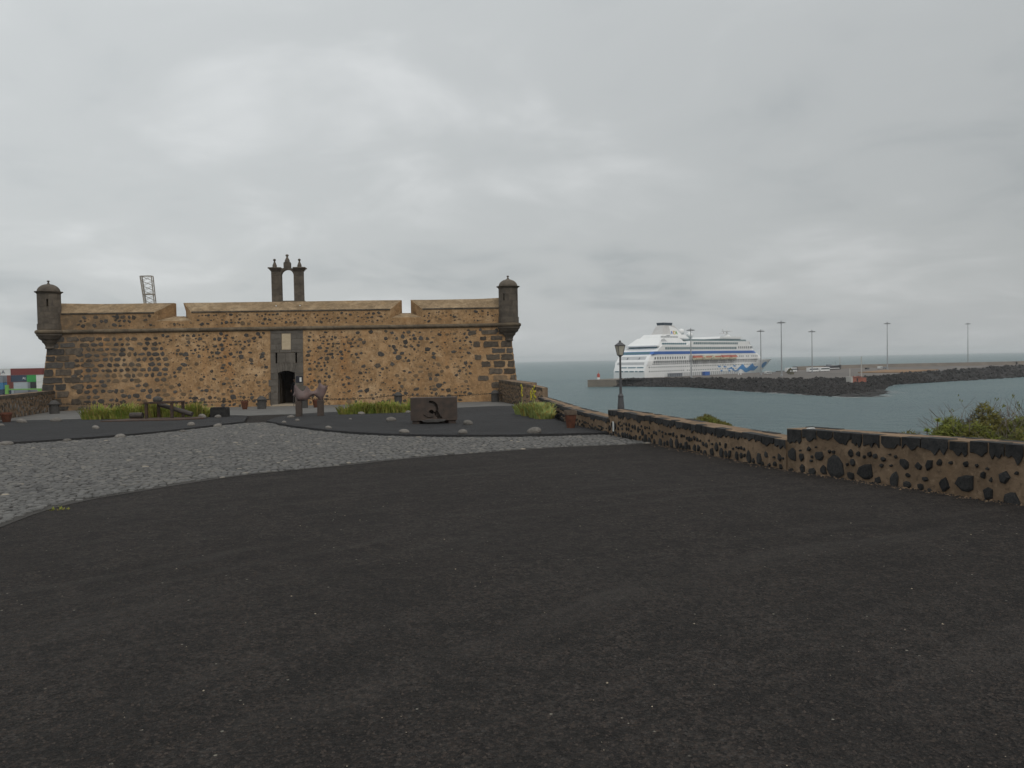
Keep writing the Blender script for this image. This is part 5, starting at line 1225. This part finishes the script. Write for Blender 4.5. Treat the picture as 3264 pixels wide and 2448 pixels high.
# red and white harbour beacon
o = thing('beacon', 'small red beacon with white base at the pier end', 'beacon', (51.4, 472.5, DK + .35))
MB().lathe([(0.85, 0), (0.85, 1.2)], 14).build('base', 'shipwhite', o); MB().lathe([(0.85, 1.2), (0.85, 3.0), (0.7, 3.1), (0.35, 3.15), (0.3, 3.6), (0, 3.7)], 14).build('tower', 'k_orange', o); MB().lathe([(.09, 3.6), (.07, 5.1), (0, 5.2)], 6).build('lantern', 'k_orange', o)
# fence along the ship side, in panels
mb = MB()
fen = thing('fence', 'long metal fence on the pier beside the cruise ship', 'fence')
def fence_run(a, b, n):
    for i in range(n):
        p = Vector(a).lerp(Vector(b), i / n); q = Vector(a).lerp(Vector(b), (i + 1) / n)
        MB().box(p.x - .12, p.x + .12, p.y - .12, p.y + .12, DK, DK + 2.6).build('fence_post', 'mast', fen)
        r_ = MB(); r_.tube((p.x, p.y, DK + 2.4), (q.x, q.y, DK + 2.4), .06, n=4); r_.tube((p.x, p.y, DK + .6), (q.x, q.y, DK + .6), .06, n=4)
        for k_ in range(1, 6): w_ = p.lerp(q, k_ / 6); r_.tube((w_.x, w_.y, DK + .4), (w_.x, w_.y, DK + 2.5), .045, n=4)
        r_.build('fence_panel', 'mast', fen)
fence_run(shipside(10, 9), shipside(100, 9), 36)
def boxcar(name, lb, cat, x, y, L, W, H, m, rz, win='porthole', z=DK):
    o = thing(name, lb, cat, (x, y, z), rz); MB().box(-L / 2, L / 2, -W / 2, W / 2, 0.45, H).build('body', m, o, bevel=0.15)
    MB().box(-L / 2 + .5, L / 2 - .3, -W / 2 - .02, W / 2 + .02, H * .5, H * .82).build('window_band', win, o)
    for s in (-1, 1):
        for q in (-.32, .32):
            w_ = MB(); w_.tube((L * q, s * (W / 2 - .05), .48), (L * q, s * (W / 2 - .3), .48), .48, .48, 12); w_.build('wheel', 'k_black', o)
    return o
boxcar('coach', 'white coach parked beside a small tree on the pier', 'coach', 204, 582, 12, 2.5, 3.3, 'shipwhite', R(38))
boxcar('coach', 'first white coach in line behind the light mast', 'coach', 216, 572, 12, 2.5, 3.3, 'shipwhite', R(38)); boxcar('coach', 'second white coach in line next to the dark vessel', 'coach', 228, 582, 12, 2.5, 3.3, 'shipwhite', R(38))
boxcar('van', 'small pale van on the pier near the mast before the ship bow', 'van', 172, 535, 4.8, 2.0, 2.1, 'k_white', R(20)); boxcar('van', 'white van at the far end of the pier by the sea wall', 'van', 296, 640, 5, 2.1, 2.2, 'k_white', R(40)); boxcar('car', 'dark car parked near the far sea wall', 'car', 282, 632, 4.4, 1.8, 1.5, 'k_black', R(40)); boxcar('car', 'grey car beside the white van near the sea wall', 'car', 304, 648, 4.4, 1.8, 1.5, 'k_grey', R(40))
def cuboid_container(name, lb, x, y, z, L, m, rz=0, txt=None, tm='shipwhite', tsize=1.2, tx=0.0, group=None, W=2.44, H=2.59):
    o = thing(name, lb, 'container', (x, y, z), rz, group); n = int(L / 0.28)
    zz = []
    for i in range(n * 4):       # corrugated long sides
        u = -L / 2 + .1 + (L - .2) * i / (n * 4 - 1); zz.append((u, 0.0 if i % 4 in (0, 3) else 0.04))
    mb = MB(); ring = [(u, -W / 2 + d) for u, d in zz] + [(u, W / 2 - d) for u, d in reversed(zz)]
    mb.prism(ring, lambda a, b: (a, b, 0.10), lambda a, b: (a, b, H - 0.10)); mb.build('shell', m, o)
    fr = MB()
    for a in (-1, 1):
        for b in (-1, 1): fr.box(a * L / 2 - .08, a * L / 2 + .08, b * W / 2 - .08, b * W / 2 + .08, 0, H)
        fr.box(-L / 2, L / 2, a * W / 2 - .06, a * W / 2 + .06, 0, .14); fr.box(-L / 2, L / 2, a * W / 2 - .06, a * W / 2 + .06, H - .14, H)
    fr.build('frame', m, o)
    if txt:
        link('lettering', text_mesh(txt, tsize, 0.02, tm), o, (tx, -W / 2 - 0.05, H / 2), (R(90), 0, 0))
    return o
cuboid_container('dock_container', 'blue container on the pier alongside the cruise ship', 131, 538, DK, 6.1, 'shipblue', SHIP_A)
cuboid_container('dock_container', 'navy container row on the pier near the ship stern', 107, 522, DK, 12.2, 'k_navy', SHIP_A, H=2.2)
# hut, tree, dark vessel
o = thing('hut', 'small red-walled hut with a pale wing on the rock bank', 'hut', (155.5, 360, DK + .8), R(25))
MB().box(-3.5, 2.0, -1.5, 1.5, -1.2, 1.1).build('wall', 'roofred', o); MB().box(-3.7, 2.2, -1.8, 1.8, 1.1, 1.35).build('roof', 'roofred', o); MB().box(2.0, 5.0, -1.4, 1.4, -1.2, .8).build('wing', 'roofred', o); MB().box(-4.4, -3.5, -1.5, 1.5, -1.2, 1.4).build('chimney', 'palepole', o); MB().box(-1.2, -0.3, -1.53, -1.5, -.9, .6).build('door', 'k_black', o)
shrub(177, 506, DK, 3.2, 3.0, 4.2, 2500, 'small dark tree on the pier by the parked coach', 55, 'leaf2', 0.35, 'small_tree')
def hull_mesh(L, B, D, bow=0.35):
    mb = MB(); st = 14; vs_ = []; prof = [(0.0, 0.0), (0.6, 0.05), (0.92, 0.45), (1.0, 1.0)]
    for i in range(st + 1):
        t = i / st; w = min(1, 0.72 + t * 2) * (1 - max(0, (t - (1 - bow)) / bow) ** 2.2); sh = 1 + 0.35 * max(0, t - .6) / .4
        for a, z in prof: vs_.append((-L / 2 + L * t + (0.06 * L * z * t), -B / 2 * max(w, .01) * a, D * z * sh))
        for a, z in reversed(prof): vs_.append((-L / 2 + L * t + (0.06 * L * z * t), B / 2 * max(w, .01) * a, D * z * sh))
    k = len(prof) * 2
    fs = [(i * k + j, i * k + j + 1, (i + 1) * k + j + 1, (i + 1) * k + j) for i in range(st) for j in range(k - 1)] + [(i * k + k - 1, i * k, (i + 1) * k, (i + 1) * k + k - 1) for i in range(st)] + [tuple(range(k))]
    return mb.add(vs_, fs)
o = thing('moored_vessel', 'dark hulled vessel with a white stripe laid up behind the coaches', 'boat', (258, 640, DK + .3), R(18))
hull_mesh(15, 4.6, 2.9).build('hull', 'k_black', o); MB().box(-6.5, 4.5, -2.42, -2.2, 0.8, 1.3).build('stripe', 'shipwhite', o); MB().box(-5.5, -2.5, -1.5, 1.5, 2.6, 4.2).build('wheelhouse', 'k_grey', o); MB().tube((2.5, 0, 2.4), (2.5, 0, 6.5), .1).build('mast', 'mast', o)

# ------------------------------------------------------------------ cruise ship (x forward from the stern, y to port, z up from the water)
ship = thing('cruise_ship', 'white cruise ship with a blue stripe and blue wave painted on its bow', 'ship', SO, SHIP_A)
def xst(z): return 0.0 if z < 8 else (0.5 * (z - 8) if z < 14 else 3 + (z - 14) * 0.95)
def xbow(z): return 170 + 21.5 * (max(z, 0) / 13.5) ** 1.2
def hb(x, z):
    x0 = 104 + 26 * min(1, z / 13.5); xe = xbow(z); t = max(0, min(1, (x - x0) / (xe - x0)))
    b = 13.8 * (1 - t ** (1.7 + 0.5 * z / 13.5))
    xs = xst(z); q = max(0, min(1, (x - xs) / 6.0)); return b * (0.90 + 0.10 * math.sqrt(q))
def loft(zs, xfun0, xfun1, bfun, m, name, parent, n=56, capm=None):
    mb = MB(); vs_ = []; rows = []
    for z in zs:
        a, b = xfun0(z), xfun1(z); row = []
        for i in range(n + 1):
            t = i / n; x = a + (b - a) * (1 - (1 - t) ** 1.35); row.append((x, -max(bfun(x, z), 0.02), z))
        row += [(x, -y, z) for x, y, z in reversed(row)]; rows.append(row)
    k = len(rows[0]); vs_ = [p for r_ in rows for p in r_]
    fs = [(j * k + i, j * k + (i + 1) % k, (j + 1) * k + (i + 1) % k, (j + 1) * k + i) for j in range(len(rows) - 1) for i in range(k)]
    fs += [tuple(range(k))[::-1], tuple((len(rows) - 1) * k + i for i in range(k))]
    return mb.add(vs_, fs).build(name, m, parent, smooth=25)
hull = loft([-1, 2, 4, 6, 8, 10, 11.6], xst, xbow, hb, 'shipwhite', 'hull', ship)
# recessed promenade level, then the white house above
hbi = lambda x, z: max(hb(x, 11.6) - 1.6, 0.02)
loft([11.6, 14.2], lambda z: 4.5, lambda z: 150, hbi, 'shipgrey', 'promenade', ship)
loft([11.6, 12.6, 13.6], lambda z: 143, xbow, hb, 'shipwhite', 'foredeck', ship, 40)
loft([11.6, 14.2], xst, lambda z: 6.0 + (z - 11) * .6, lambda x, z: hb(x, 11) , 'shipwhite', 'stern_quarter', ship, 8)
def sup_front(xf, r_=14.0):
    return lambda x, z: 13.8 * math.sqrt(max(0.0, 1 - max(0, (x - (xf(z) - r_)) / r_) ** 2.2)) if x < xf(z) else 0.02
f1 = lambda z: 160 - (z - 14.2) * 1.95
loft([14.2, 15.0, 17.6, 18.5], lambda z: xst(z), f1, lambda x, z: sup_front(f1)(x, z) * (0.90 + 0.10 * math.sqrt(min(1, max(0, (x - xst(z)) / 6)))), 'shipwhite', 'superstructure', ship)
band = lambda x, z: sup_front(f1, 16)(x, z) + 0.12
loft([18.5, 20.4], lambda z: xst(z) - .1, lambda z: f1(z) + .2, band, 'shipblue', 'blue_stripe', ship)
f2 = lambda z: 148 - (z - 20.4) * 0.95
loft([20.4, 24.4], lambda z: 18 if z > 21 else 12, f2, lambda x, z: sup_front(f2, 16)(x, z) - .1, 'shipwhite', 'upper_deck', ship)
loft([24.4, 27.4], lambda z: 50 + (z - 24.4) * .6, lambda z: 141.5, lambda x, z: sup_front(lambda z_: 141.5, 14)(x, z) - 0.4, 'shipwhite', 'top_deck', ship)
loft([27.4, 28.6], lambda z: 53, lambda z: 128, lambda x, z: 13.0 if x < 120 else 12.5, 'shipglass', 'wind_screen', ship, 20)
loft([24.4, 26.6, 28.2, 29.4], lambda z: 15 + (z - 24.4) * 1.6, lambda z: 50 - (z - 24.4) * 1.2, lambda x, z: 12.6 - (z - 24.4) * .55, 'shipwhite', 'aft_house', ship, 20)
loft([29.4, 31.8], lambda z: 24 + (z - 29.4) * 1.2, lambda z: 58 - (z - 29.4) * 1.5, lambda x, z: 8.5 - (z - 29.4) * .5, 'shipwhite', 'funnel_house', ship, 20)
fn = loft([31.8, 35, 38.2], lambda z: 31.5 + (z - 31.8) * .62, lambda z: 55 - (z - 31.8) * 1.1, lambda x, z: 4.6 - (z - 31.8) * .28, 'funnelgrey', 'funnel', ship, 16)
loft([38.2, 40.0], lambda z: 36.2 - (z - 38.2) * .3, lambda z: 45.3 + (z - 38.2) * .3, lambda x, z: 2.9 + (z - 38.2) * .1, 'funnelcap', 'funnel_cap', fn, 10)
# white panel and lettering on the funnel side
fy = lambda z: -(4.6 - (z - 31.8) * .28) - 0.06
MB().prism([(41.3, 31.9), (54.2, 31.9), (49.0, 36.4), (41.3, 38.0)], lambda x, z: (x, fy(z) - .1, z), lambda x, z: (x, fy(z) + .12, z)).build('funnel_panel', 'shipwhite', fn)
for ch, x, m in (('A', 42.6, 'l_blue'), ('I', 44.5, 'l_red'), ('D', 46.1, 'l_yel'), ('A', 48.3, 'l_grn')):
    link('lettering', text_mesh(ch, 3.5, 0.05, m), fn, (x, fy(33.1) - .22, 33.1), (R(90 - 15), 0, 0))
for x, z, r_ in ((61.1, 34.2, 2.2), (71.4, 31.8, 2.3)):
    prof = [(r_ * math.sin(R(a)), -r_ * math.cos(R(a))) for a in range(0, 181, 18)]
    d = MB().lathe(prof, 16, (x, 0, z)).build('radar_dome', 'shipwhite', ship, smooth=60); MB().lathe([(.8, 27.4), (.6, z - r_ + .2)], 8, (x, 0, 0)).build('dome_post', 'shipwhite', d)
loft([27.4, 29.2], lambda z: 94, lambda z: 130, lambda x, z: 10.5 if x < 122 else 10.5 * math.sqrt(max(0, 1 - ((x - 122) / 8.2) ** 2)), 'shipglass', 'lounge', ship, 20)
loft([29.2, 30.2, 30.8], lambda z: 92 + (z - 29.2), lambda z: 132 - (z - 29.2) * 4, lambda x, z: 11.5 if x < 120 else 11.5 * math.sqrt(max(0, 1 - ((x - 120) / 12.2) ** 2)), 'shipwhite', 'lounge_roof', ship, 20)
MB().lathe([(4.0, 30.8), (2.4, 31.8), (1.0, 33), (.7, 34.5), (.25, 35), (.2, 39), (0, 39.2)], 10, (122, 0, 0)).build('radar_mast', 'shipwhite', ship)
m2_ = MB(); m2_.tube((118, 0, 33.5), (116, 0, 37), .4, .2); m2_.box(112, 119, -.3, .3, 33.2, 33.6); m2_.box(119, 125, -3, 3, 35.0, 35.3); m2_.build('radar_arm', 'funnelgrey', ship)
# window bands and windows
def band_strip(x0, x1, z0, z1, off, m, name, slant=0.0, mull=0, yf=None):
    yy = lambda x: -(13.8 if yf is None else yf(x)) - off
    b = MB(); n = max(2, int((x1 - x0) / 3))
    for i in range(n):
        a, c = x0 + (x1 - x0) * i / n, x0 + (x1 - x0) * (i + 1) / n
        b.add([(a, yy(a), z0), (c, yy(c), z0), (c + slant, yy(c), z1), (a + slant, yy(a), z1)], [(0, 1, 2, 3)])
        b.add([(a, yy(a) + .15, z0), (c, yy(c) + .15, z0), (c + slant, yy(c) + .15, z1), (a + slant, yy(a) + .15, z1)], [(3, 2, 1, 0)])
    o = b.build(name, m, ship)
    if mull:
        q = MB(); k = int((x1 - x0) / mull)
        for i in range(k + 1): x = x0 + (x1 - x0) * i / k; q.box(x - .12, x + .12, yy(x) - .06, yy(x) + .02, z0, z1)
        q.build('mullions', 'shipwhite', o, kind='stuff')
    return o
band_strip(21, 112, 21.6, 23.2, -0.04, 'shipglass', 'window_band', 0, 2.4); band_strip(55, 114.5, 25.0, 26.5, -0.34, 'shipglass', 'window_band', 0.6, 2.4)
band_strip(19.5, 48, 24.9, 26.0, 0.06, 'sternglass', 'window_band', 0, 2.2, lambda x: 12.45)
band_strip(24, 44, 29.6, 30.6, 0.1, 'shipgrey', 'window_band', 0, 3.0, lambda x: 8.4)
MB().prism([(20, 27.0), (27, 27.0), (25, 29.0), (21.5, 28.2)], lambda x, z: (x, -11.35 + (z - 27) * .45, z), lambda x, z: (x, -9, z)).build('aft_opening_shade', 'shipgrey', ship)  # aft openings are surface panels, their inner shade painted as grey
MB().prism([(29, 29.9), (34, 29.9), (35, 31.4), (31.5, 31.4)], lambda x, z: (x, -8.45, z), lambda x, z: (x, -7, z)).build('aft_opening_shade', 'shipgrey', ship); band_strip(134, 139.5, 25.5, 26.9, -0.2, 'sternglass', 'bridge_window', 0, 1.4, lambda x: sup_front(lambda z: 141.5, 14)(x, 26) )
q = MB()
def win(q, x, z, w, h, off=0.05, yf=None):
    y = -(13.8 if yf is None else yf) - off; q.box(x - w / 2, x + w / 2, y, y + .2, z - h / 2, z + h / 2)
for i in range(13): MB().box(9.9 + 2.83 * i - .5, 9.9 + 2.83 * i + .5, -13.92, -13.7, 15.4, 16.8).build('window', 'porthole', ship)
for i in range(8): x = 115.2 + 2.9 * i; y = -sup_front(f2, 16)(x, 22) ; MB().box(x - .55, x + .55, y, y + .3, 22.0, 23.6).build('window', 'porthole', ship)
for i in range(11):
    if i in (3, 6): continue
    x = 116 + 2.6 * i; y = -sup_front(f1)(x, 16.3); MB().box(x - .8, x + .8, y - .05, y + .25, 15.7, 17.0).build('window', 'shipgrey', ship)
for i in range(62):
    x = 4 + 2.25 * i; win(q, x, 10.2, .8, .8, 0.04, hb(x, 10.2))
    if not 17 < i < 19: win(q, x, 7.5, .8, .8, 0.04, hb(x, 7.5))
q.build('portholes', 'porthole', hull, kind='stuff')
# promenade posts and rails
q = MB()
for i in range(58):
    x = 8 + 2.4 * i; q.box(x - .15, x + .15, -hb(x, 11.6) + .1, -hb(x, 11.6) + .4, 11.6, 14.2)
q.build('promenade_posts', 'shipwhite', ship, kind='stuff')
q = MB(); q.box(6, 40, -13.75, -13.55, 12.6, 12.75); q.box(46, 140, -13.75, -13.6, 12.55, 12.7); q.build('promenade_rail', 'shipwhite', ship)
# flat panel with the boat deck's shade painted grey, five lifeboats slung before it
MB().box(49, 111, -13.95, -13.7, 14.3, 17.6).build('boat_recess_shade', 'shipgrey', ship)
for k_, x in enumerate((57.5, 69.5, 81.5, 93.5, 104.5)):
    L = 9.6 if k_ < 4 else 8.0
    lb_ = hull_mesh(L, 3.2, 1.6, .4).build('lifeboat', 'boatcream', ship, (x, -15.4, 14.2))
    red = k_ in (0, 3, 4)
    MB().prism([(-L / 2 + .1, 1.45), (L / 2, 1.5), (L / 2 - .4, 2.4), (L / 2 - 1.6, 3.0), (-L / 2 + 1.0, 3.0), (-L / 2 + .2, 2.3)], lambda a, b: (a, -1.45 if b < 2 else -1.1, b), lambda a, b: (a, 1.45 if b < 2 else 1.1, b)).build('canopy', 'boatred' if red else 'boatcream', lb_)
    if not red: MB().box(-L / 2 + .8, L / 2 - 1, -1.5, -1.2, 1.7, 2.5).build('canopy_windows', 'boatred', lb_)
    for s in (-1, 1): MB().tube((s * L * .45, 1.6, 3.4), (s * L * .45, -.2, 3.5), .14, n=5).build('davit', 'shipwhite', lb_)
# stern: glazed strips and flat strips painted shade grey for the open terraces
def stern_box(z0, z1, y0, y1, m, name, o_=0.08):
    b = MB(); b.add([(xst(z0) - o_, y0, z0), (xst(z0) - o_, y1, z0), (xst(z1) - o_, y1, z1), (xst(z1) - o_, y0, z1), (xst(z0) + .3, y0, z0), (xst(z0) + .3, y1, z0), (xst(z1) + .3, y1, z1), (xst(z1) + .3, y0, z1)],
                    [(0, 1, 2, 3), (4, 7, 6, 5), (0, 4, 5, 1), (1, 5, 6, 2), (2, 6, 7, 3), (3, 7, 4, 0)]); b.build(name, m, ship)
for a, b in ((-11.6, -8.0), (-7.0, -5.0), (-4.0, -0.5), (.5, 3.5), (4.5, 7), (8, 11)): stern_box(7.3, 8.0, a, b, 'sternglass', 'stern_window')
for a, b in ((-10.8, -5.6), (-4.8, 1.6), (2.4, 8)): stern_box(9.8, 10.5, a, b, 'sternglass', 'stern_window')
stern_box(12.0, 13.6, -10.5, 11, 'shipgrey', 'stern_terrace_shade'); stern_box(15.2, 17.3, -10, 11, 'shipgrey', 'stern_terrace_shade'); stern_box(18.7, 20.2, -11, 11, 'sternglass', 'stern_window', 0.2)
for y in (-5, 4.5): stern_box(15.4, 16.7, y - .4, y + .4, 'porthole', 'stern_door', 0.16)
MB().box(15.2, 18.0, -11.0, 11.0, 21.6, 23.3).build('stern_window', 'sternglass', ship); MB().box(13.5, 22, -12.6, 12.6, 23.6, 24.39).build('canopy_deck', 'shipwhite', ship)
# blue wave, eye and small birds painted on the forward hull, following its surface
def decal(fun, x0, x1, n, m, name):
    b = MB(); vs_ = []
    for i in range(n + 1):
        x = x0 + (x1 - x0) * i / n; lo, hi = fun(x)
        for z in [lo + (hi - lo) * j / 4 for j in range(5)]: vs_.append((x, -hb(x, z) - 0.10, z))
    b.add(vs_, [(i * 5 + j, (i + 1) * 5 + j, (i + 1) * 5 + j + 1, i * 5 + j + 1) for i in range(n) for j in range(4)]); b.build(name, m, hull)
CT = [(98.5, 7.0), (101, 8.0), (104.5, 8.6), (107, 7.2), (110, 6.0), (113, 7.0), (117, 9.2), (120.8, 10.7), (124, 8.0), (127, 7.2), (131, 9.0), (135.5, 10.9), (139, 9.0), (143, 8.0), (147, 8.6), (149, 8.3)]
CB_ = [(98.5, 6.8), (101, 7.1), (104.5, 7.2), (107, 5.6), (110, 4.8), (113, 5.3), (117, 7.0), (120.8, 6.0), (124, 4.5), (127, 4.2), (131, 4.8), (135.5, 5.5), (139, 5.2), (143, 5.3), (147, 6.6), (149, 8.2)]
def interp(T_, x):
    for (a, b), (c, d) in zip(T_, T_[1:]):
        if a <= x <= c: return b + (d - b) * (x - a) / (c - a)
    return T_[-1][1]
decal(lambda x: (interp(CB_, x), interp(CT, x)), 98.5, 149, 80, 'wave', 'painted_wave')
decal(lambda x: (9.3 - 2.3 * math.sqrt(max(0, 1 - ((x - 166) / 8.6) ** 2)), 9.3 + 2.3 * math.sqrt(max(0, 1 - ((x - 166) / 8.6) ** 2))), 157.4, 174.6, 24, 'wave', 'painted_eye')
for x, z in ((88, 9.5), (95.5, 9.3), (109, 9.6)): decal(lambda x_, x=x, z=z: (z - .9 + abs(x_ - x) * .12, z + .1 + (x - x_) * .22), x - 2, x + 2, 6, 'wave', 'painted_bird')
for x, z in ((90.5, 6.0), (101, 5.9)): decal(lambda x_, x=x, z=z: (z - .8 * math.sqrt(max(0, 1 - ((x_ - x) / 1.6) ** 2)), z + .8 * math.sqrt(max(0, 1 - ((x_ - x) / 1.6) ** 2))), x - 1.6, x + 1.6, 8, 'wave', 'painted_curl')
q = MB(); q.tube((150, -7.5, 12.4), (158, -4, 3.5), .35, n=6); q.build('mooring_gear', 'funnelgrey', ship)

# ------------------------------------------------------------------ container port on the other side
QZ = -10.6
slab('quay', [(-330, 262), (-60, 262), (-60, 470), (-330, 470)], SEA - 1, QZ, 'concrete', kind='structure')
def cx_(c, y=313): return (-201.1 + 0.0208 * c) * y / 313                 # along the stacks
def stack(name, c0, c1, y, levels, g='stacked shipping containers'):
    """levels: bottom to top (material, label, text, text material, size, offset)"""
    L = (c1 - c0) * 0.0208; x = cx_((c0 + c1) / 2, y)
    for i, lv in enumerate(levels):
        z = QZ + i * 2.62
        cuboid_container('shipping_container', lv[1], x, y, z, L, lv[0], 0, *(lv[2:] if len(lv) > 2 else ()), group=g)
stack('a', -345, 238, 314, [('k_grey', 'grey container at the bottom under the white lettered container'), ('k_navy', 'dark blue container low in the stack under the white lettered one'), ('k_brown', 'brown container two below the white lettered one'), ('k_brown', 'brown-red container directly under the white lettered one'), ('k_white', 'white container with a red disc and a dark letter', 'A', 'k_navy', 1.9, 3.25)])
w_o = [o for o in bpy.data.objects if o.get('label') == 'white container with a red disc and a dark letter'][0]
MB().lathe([(0, 0), (1.25, 0)], 20).build('red_disc', 'k_orange', w_o, (0.9, -1.27, 0.75), (R(90), 0, 0))
stack('b', 246, 832, 314, [('k_grey', 'grey container at the foot of the red and navy stack'), ('k_pale', 'pale container low in the red and navy stack'), ('k_brown', 'brown container second under the navy one'), ('k_navy', 'navy container with white letters under the long red one', 'AL', 'shipwhite', 1.3, -0.9), ('k_red', 'long dark red container on top beside the white lettered one')])
stack('c', 838, 1424, 318, [('k_grey', 'grey container at the foot of the stack by the castle corner'), ('k_navy', 'navy container low in the stack by the castle corner'), ('k_red', 'red container mid stack by the castle corner'), ('k_navy', 'navy container under the last red one by the castle corner'), ('k_red', 'red container topmost of the stack by the castle corner')])
stack('d', 550, 722, 305, [('k_grey', 'short grey container under the green end'), ('k_grey', 'second short grey container under the green end'), ('k_black', 'short black container directly under the green one'), ('k_green', 'bright green short container in front of the navy one')])
stack('e', 728, 868, 303, [('k_grey', 'short grey container under the cream one'), ('k_grey', 'second short grey container under the cream one'), ('k_white', 'short cream container with a dark mark below another'), ('k_white', 'short cream container near the castle corner')])
stack('f', 300, 546, 303, [('k_grey', 'grey short container at ground level before the navy stack'), ('k_grey', 'second grey short container before the navy stack'), ('k_pale', 'pale blue-grey container behind the green lifting frame')])
stack('g', -180, 82, 303, [('k_navy', 'dark blue container at ground level behind the lifting frame post'), ('k_navy', 'second dark blue container behind the lifting frame post'), ('k_blue', 'bright blue container behind the lifting frame post'), ('k_grey', 'slate grey container above the bright blue one')])
o = thing('straddle_carrier', 'lime green lifting frame standing before the containers', 'carrier', (cx_(120, 298), 298, QZ))
def cz(c): return 0.3 - (c - 205) * 0.0208 * (298 / 313) - 0.2 - QZ
for c in (125, 712): MB().box((c - 120) * .0208 - .55, (c - 120) * .0208 + .55, -.4, .4, 0, cz(395 if c < 200 else 470)).build('leg', 'k_lime', o)
MB().box(.55, (712 - 120) * .0208 - .55, -.35, .35, cz(492), cz(470)).build('beam', 'k_lime', o)
for c in (125, 712):
    w_ = MB(); w_.tube(((c - 120) * .0208, -.45, .7), ((c - 120) * .0208, .45, .7), .7, .7, 12); w_.build('wheel', 'k_black', o)
# crane boom raised behind the fortress
cr = thing('harbour_crane', 'raised lattice crane boom rising behind the fortress parapet', 'crane', (-149.5, 330, QZ))
bx0, bx1 = -1.3, 2.7
def bp(t, s, back=0): return Vector((bx0 + 3.4 - 5.2 * t + (4.6 - 0.9 * (1 - t) * 2) * s, 1.6 * back, 6 + 44.3 * t))
for s in (0, 1):
    for bk in (0, 1): MB().tube(bp(0, s, bk), bp(1, s, bk), 0.30 if s == 0 else .24, n=4).build('chord', 'crane', cr)
for t in (1.0, 0.83, 0.62, .40, .2, 0):
    for bk in (0, 1): MB().tube(bp(t, 0, bk), bp(t, 1, bk), 0.34 if t in (.83, .4) else .2, n=4).build('cross_beam', 'crane', cr)
for i in range(22):
    t0, t1 = i / 22, (i + 1) / 22
    for bk in (0, 1):
        b = MB(); b.tube(bp(t0, 0, bk), bp(t1, 1, bk), .08, n=4); b.tube(bp(t0, 1, bk), bp(t1, 0, bk), .08, n=4); b.build('lattice_brace', 'crane', cr)
MB().box(-5, 7, -4, 6, 0, 3).build('crane_base', 'crane', cr); MB().box(-3, 5, -2, 4, 3, 8).build('machine_house', 'crane', cr)

# ------------------------------------------------------------------ sea air
hz = MB().box(-15000, 15000, -3500, 15000, SEA - 1.4, 47).build('haze', None, kind='stuff', label='pale sea haze over the whole harbour', category='haze')
hm = bpy.data.materials.new('haze'); hm.use_nodes = True; hn = hm.node_tree.nodes; hn.clear()
ho = hn.new('ShaderNodeOutputMaterial'); hv = hn.new('ShaderNodeVolumePrincipled')
hv.inputs['Color'].default_value = (0.95, 0.96, 0.97, 1); hv.inputs['Density'].default_value = 0.00013; hv.inputs['Anisotropy'].default_value = 0.1
hm.node_tree.links.new(hv.outputs[0], ho.inputs['Volume']); hz.data.materials.append(hm)
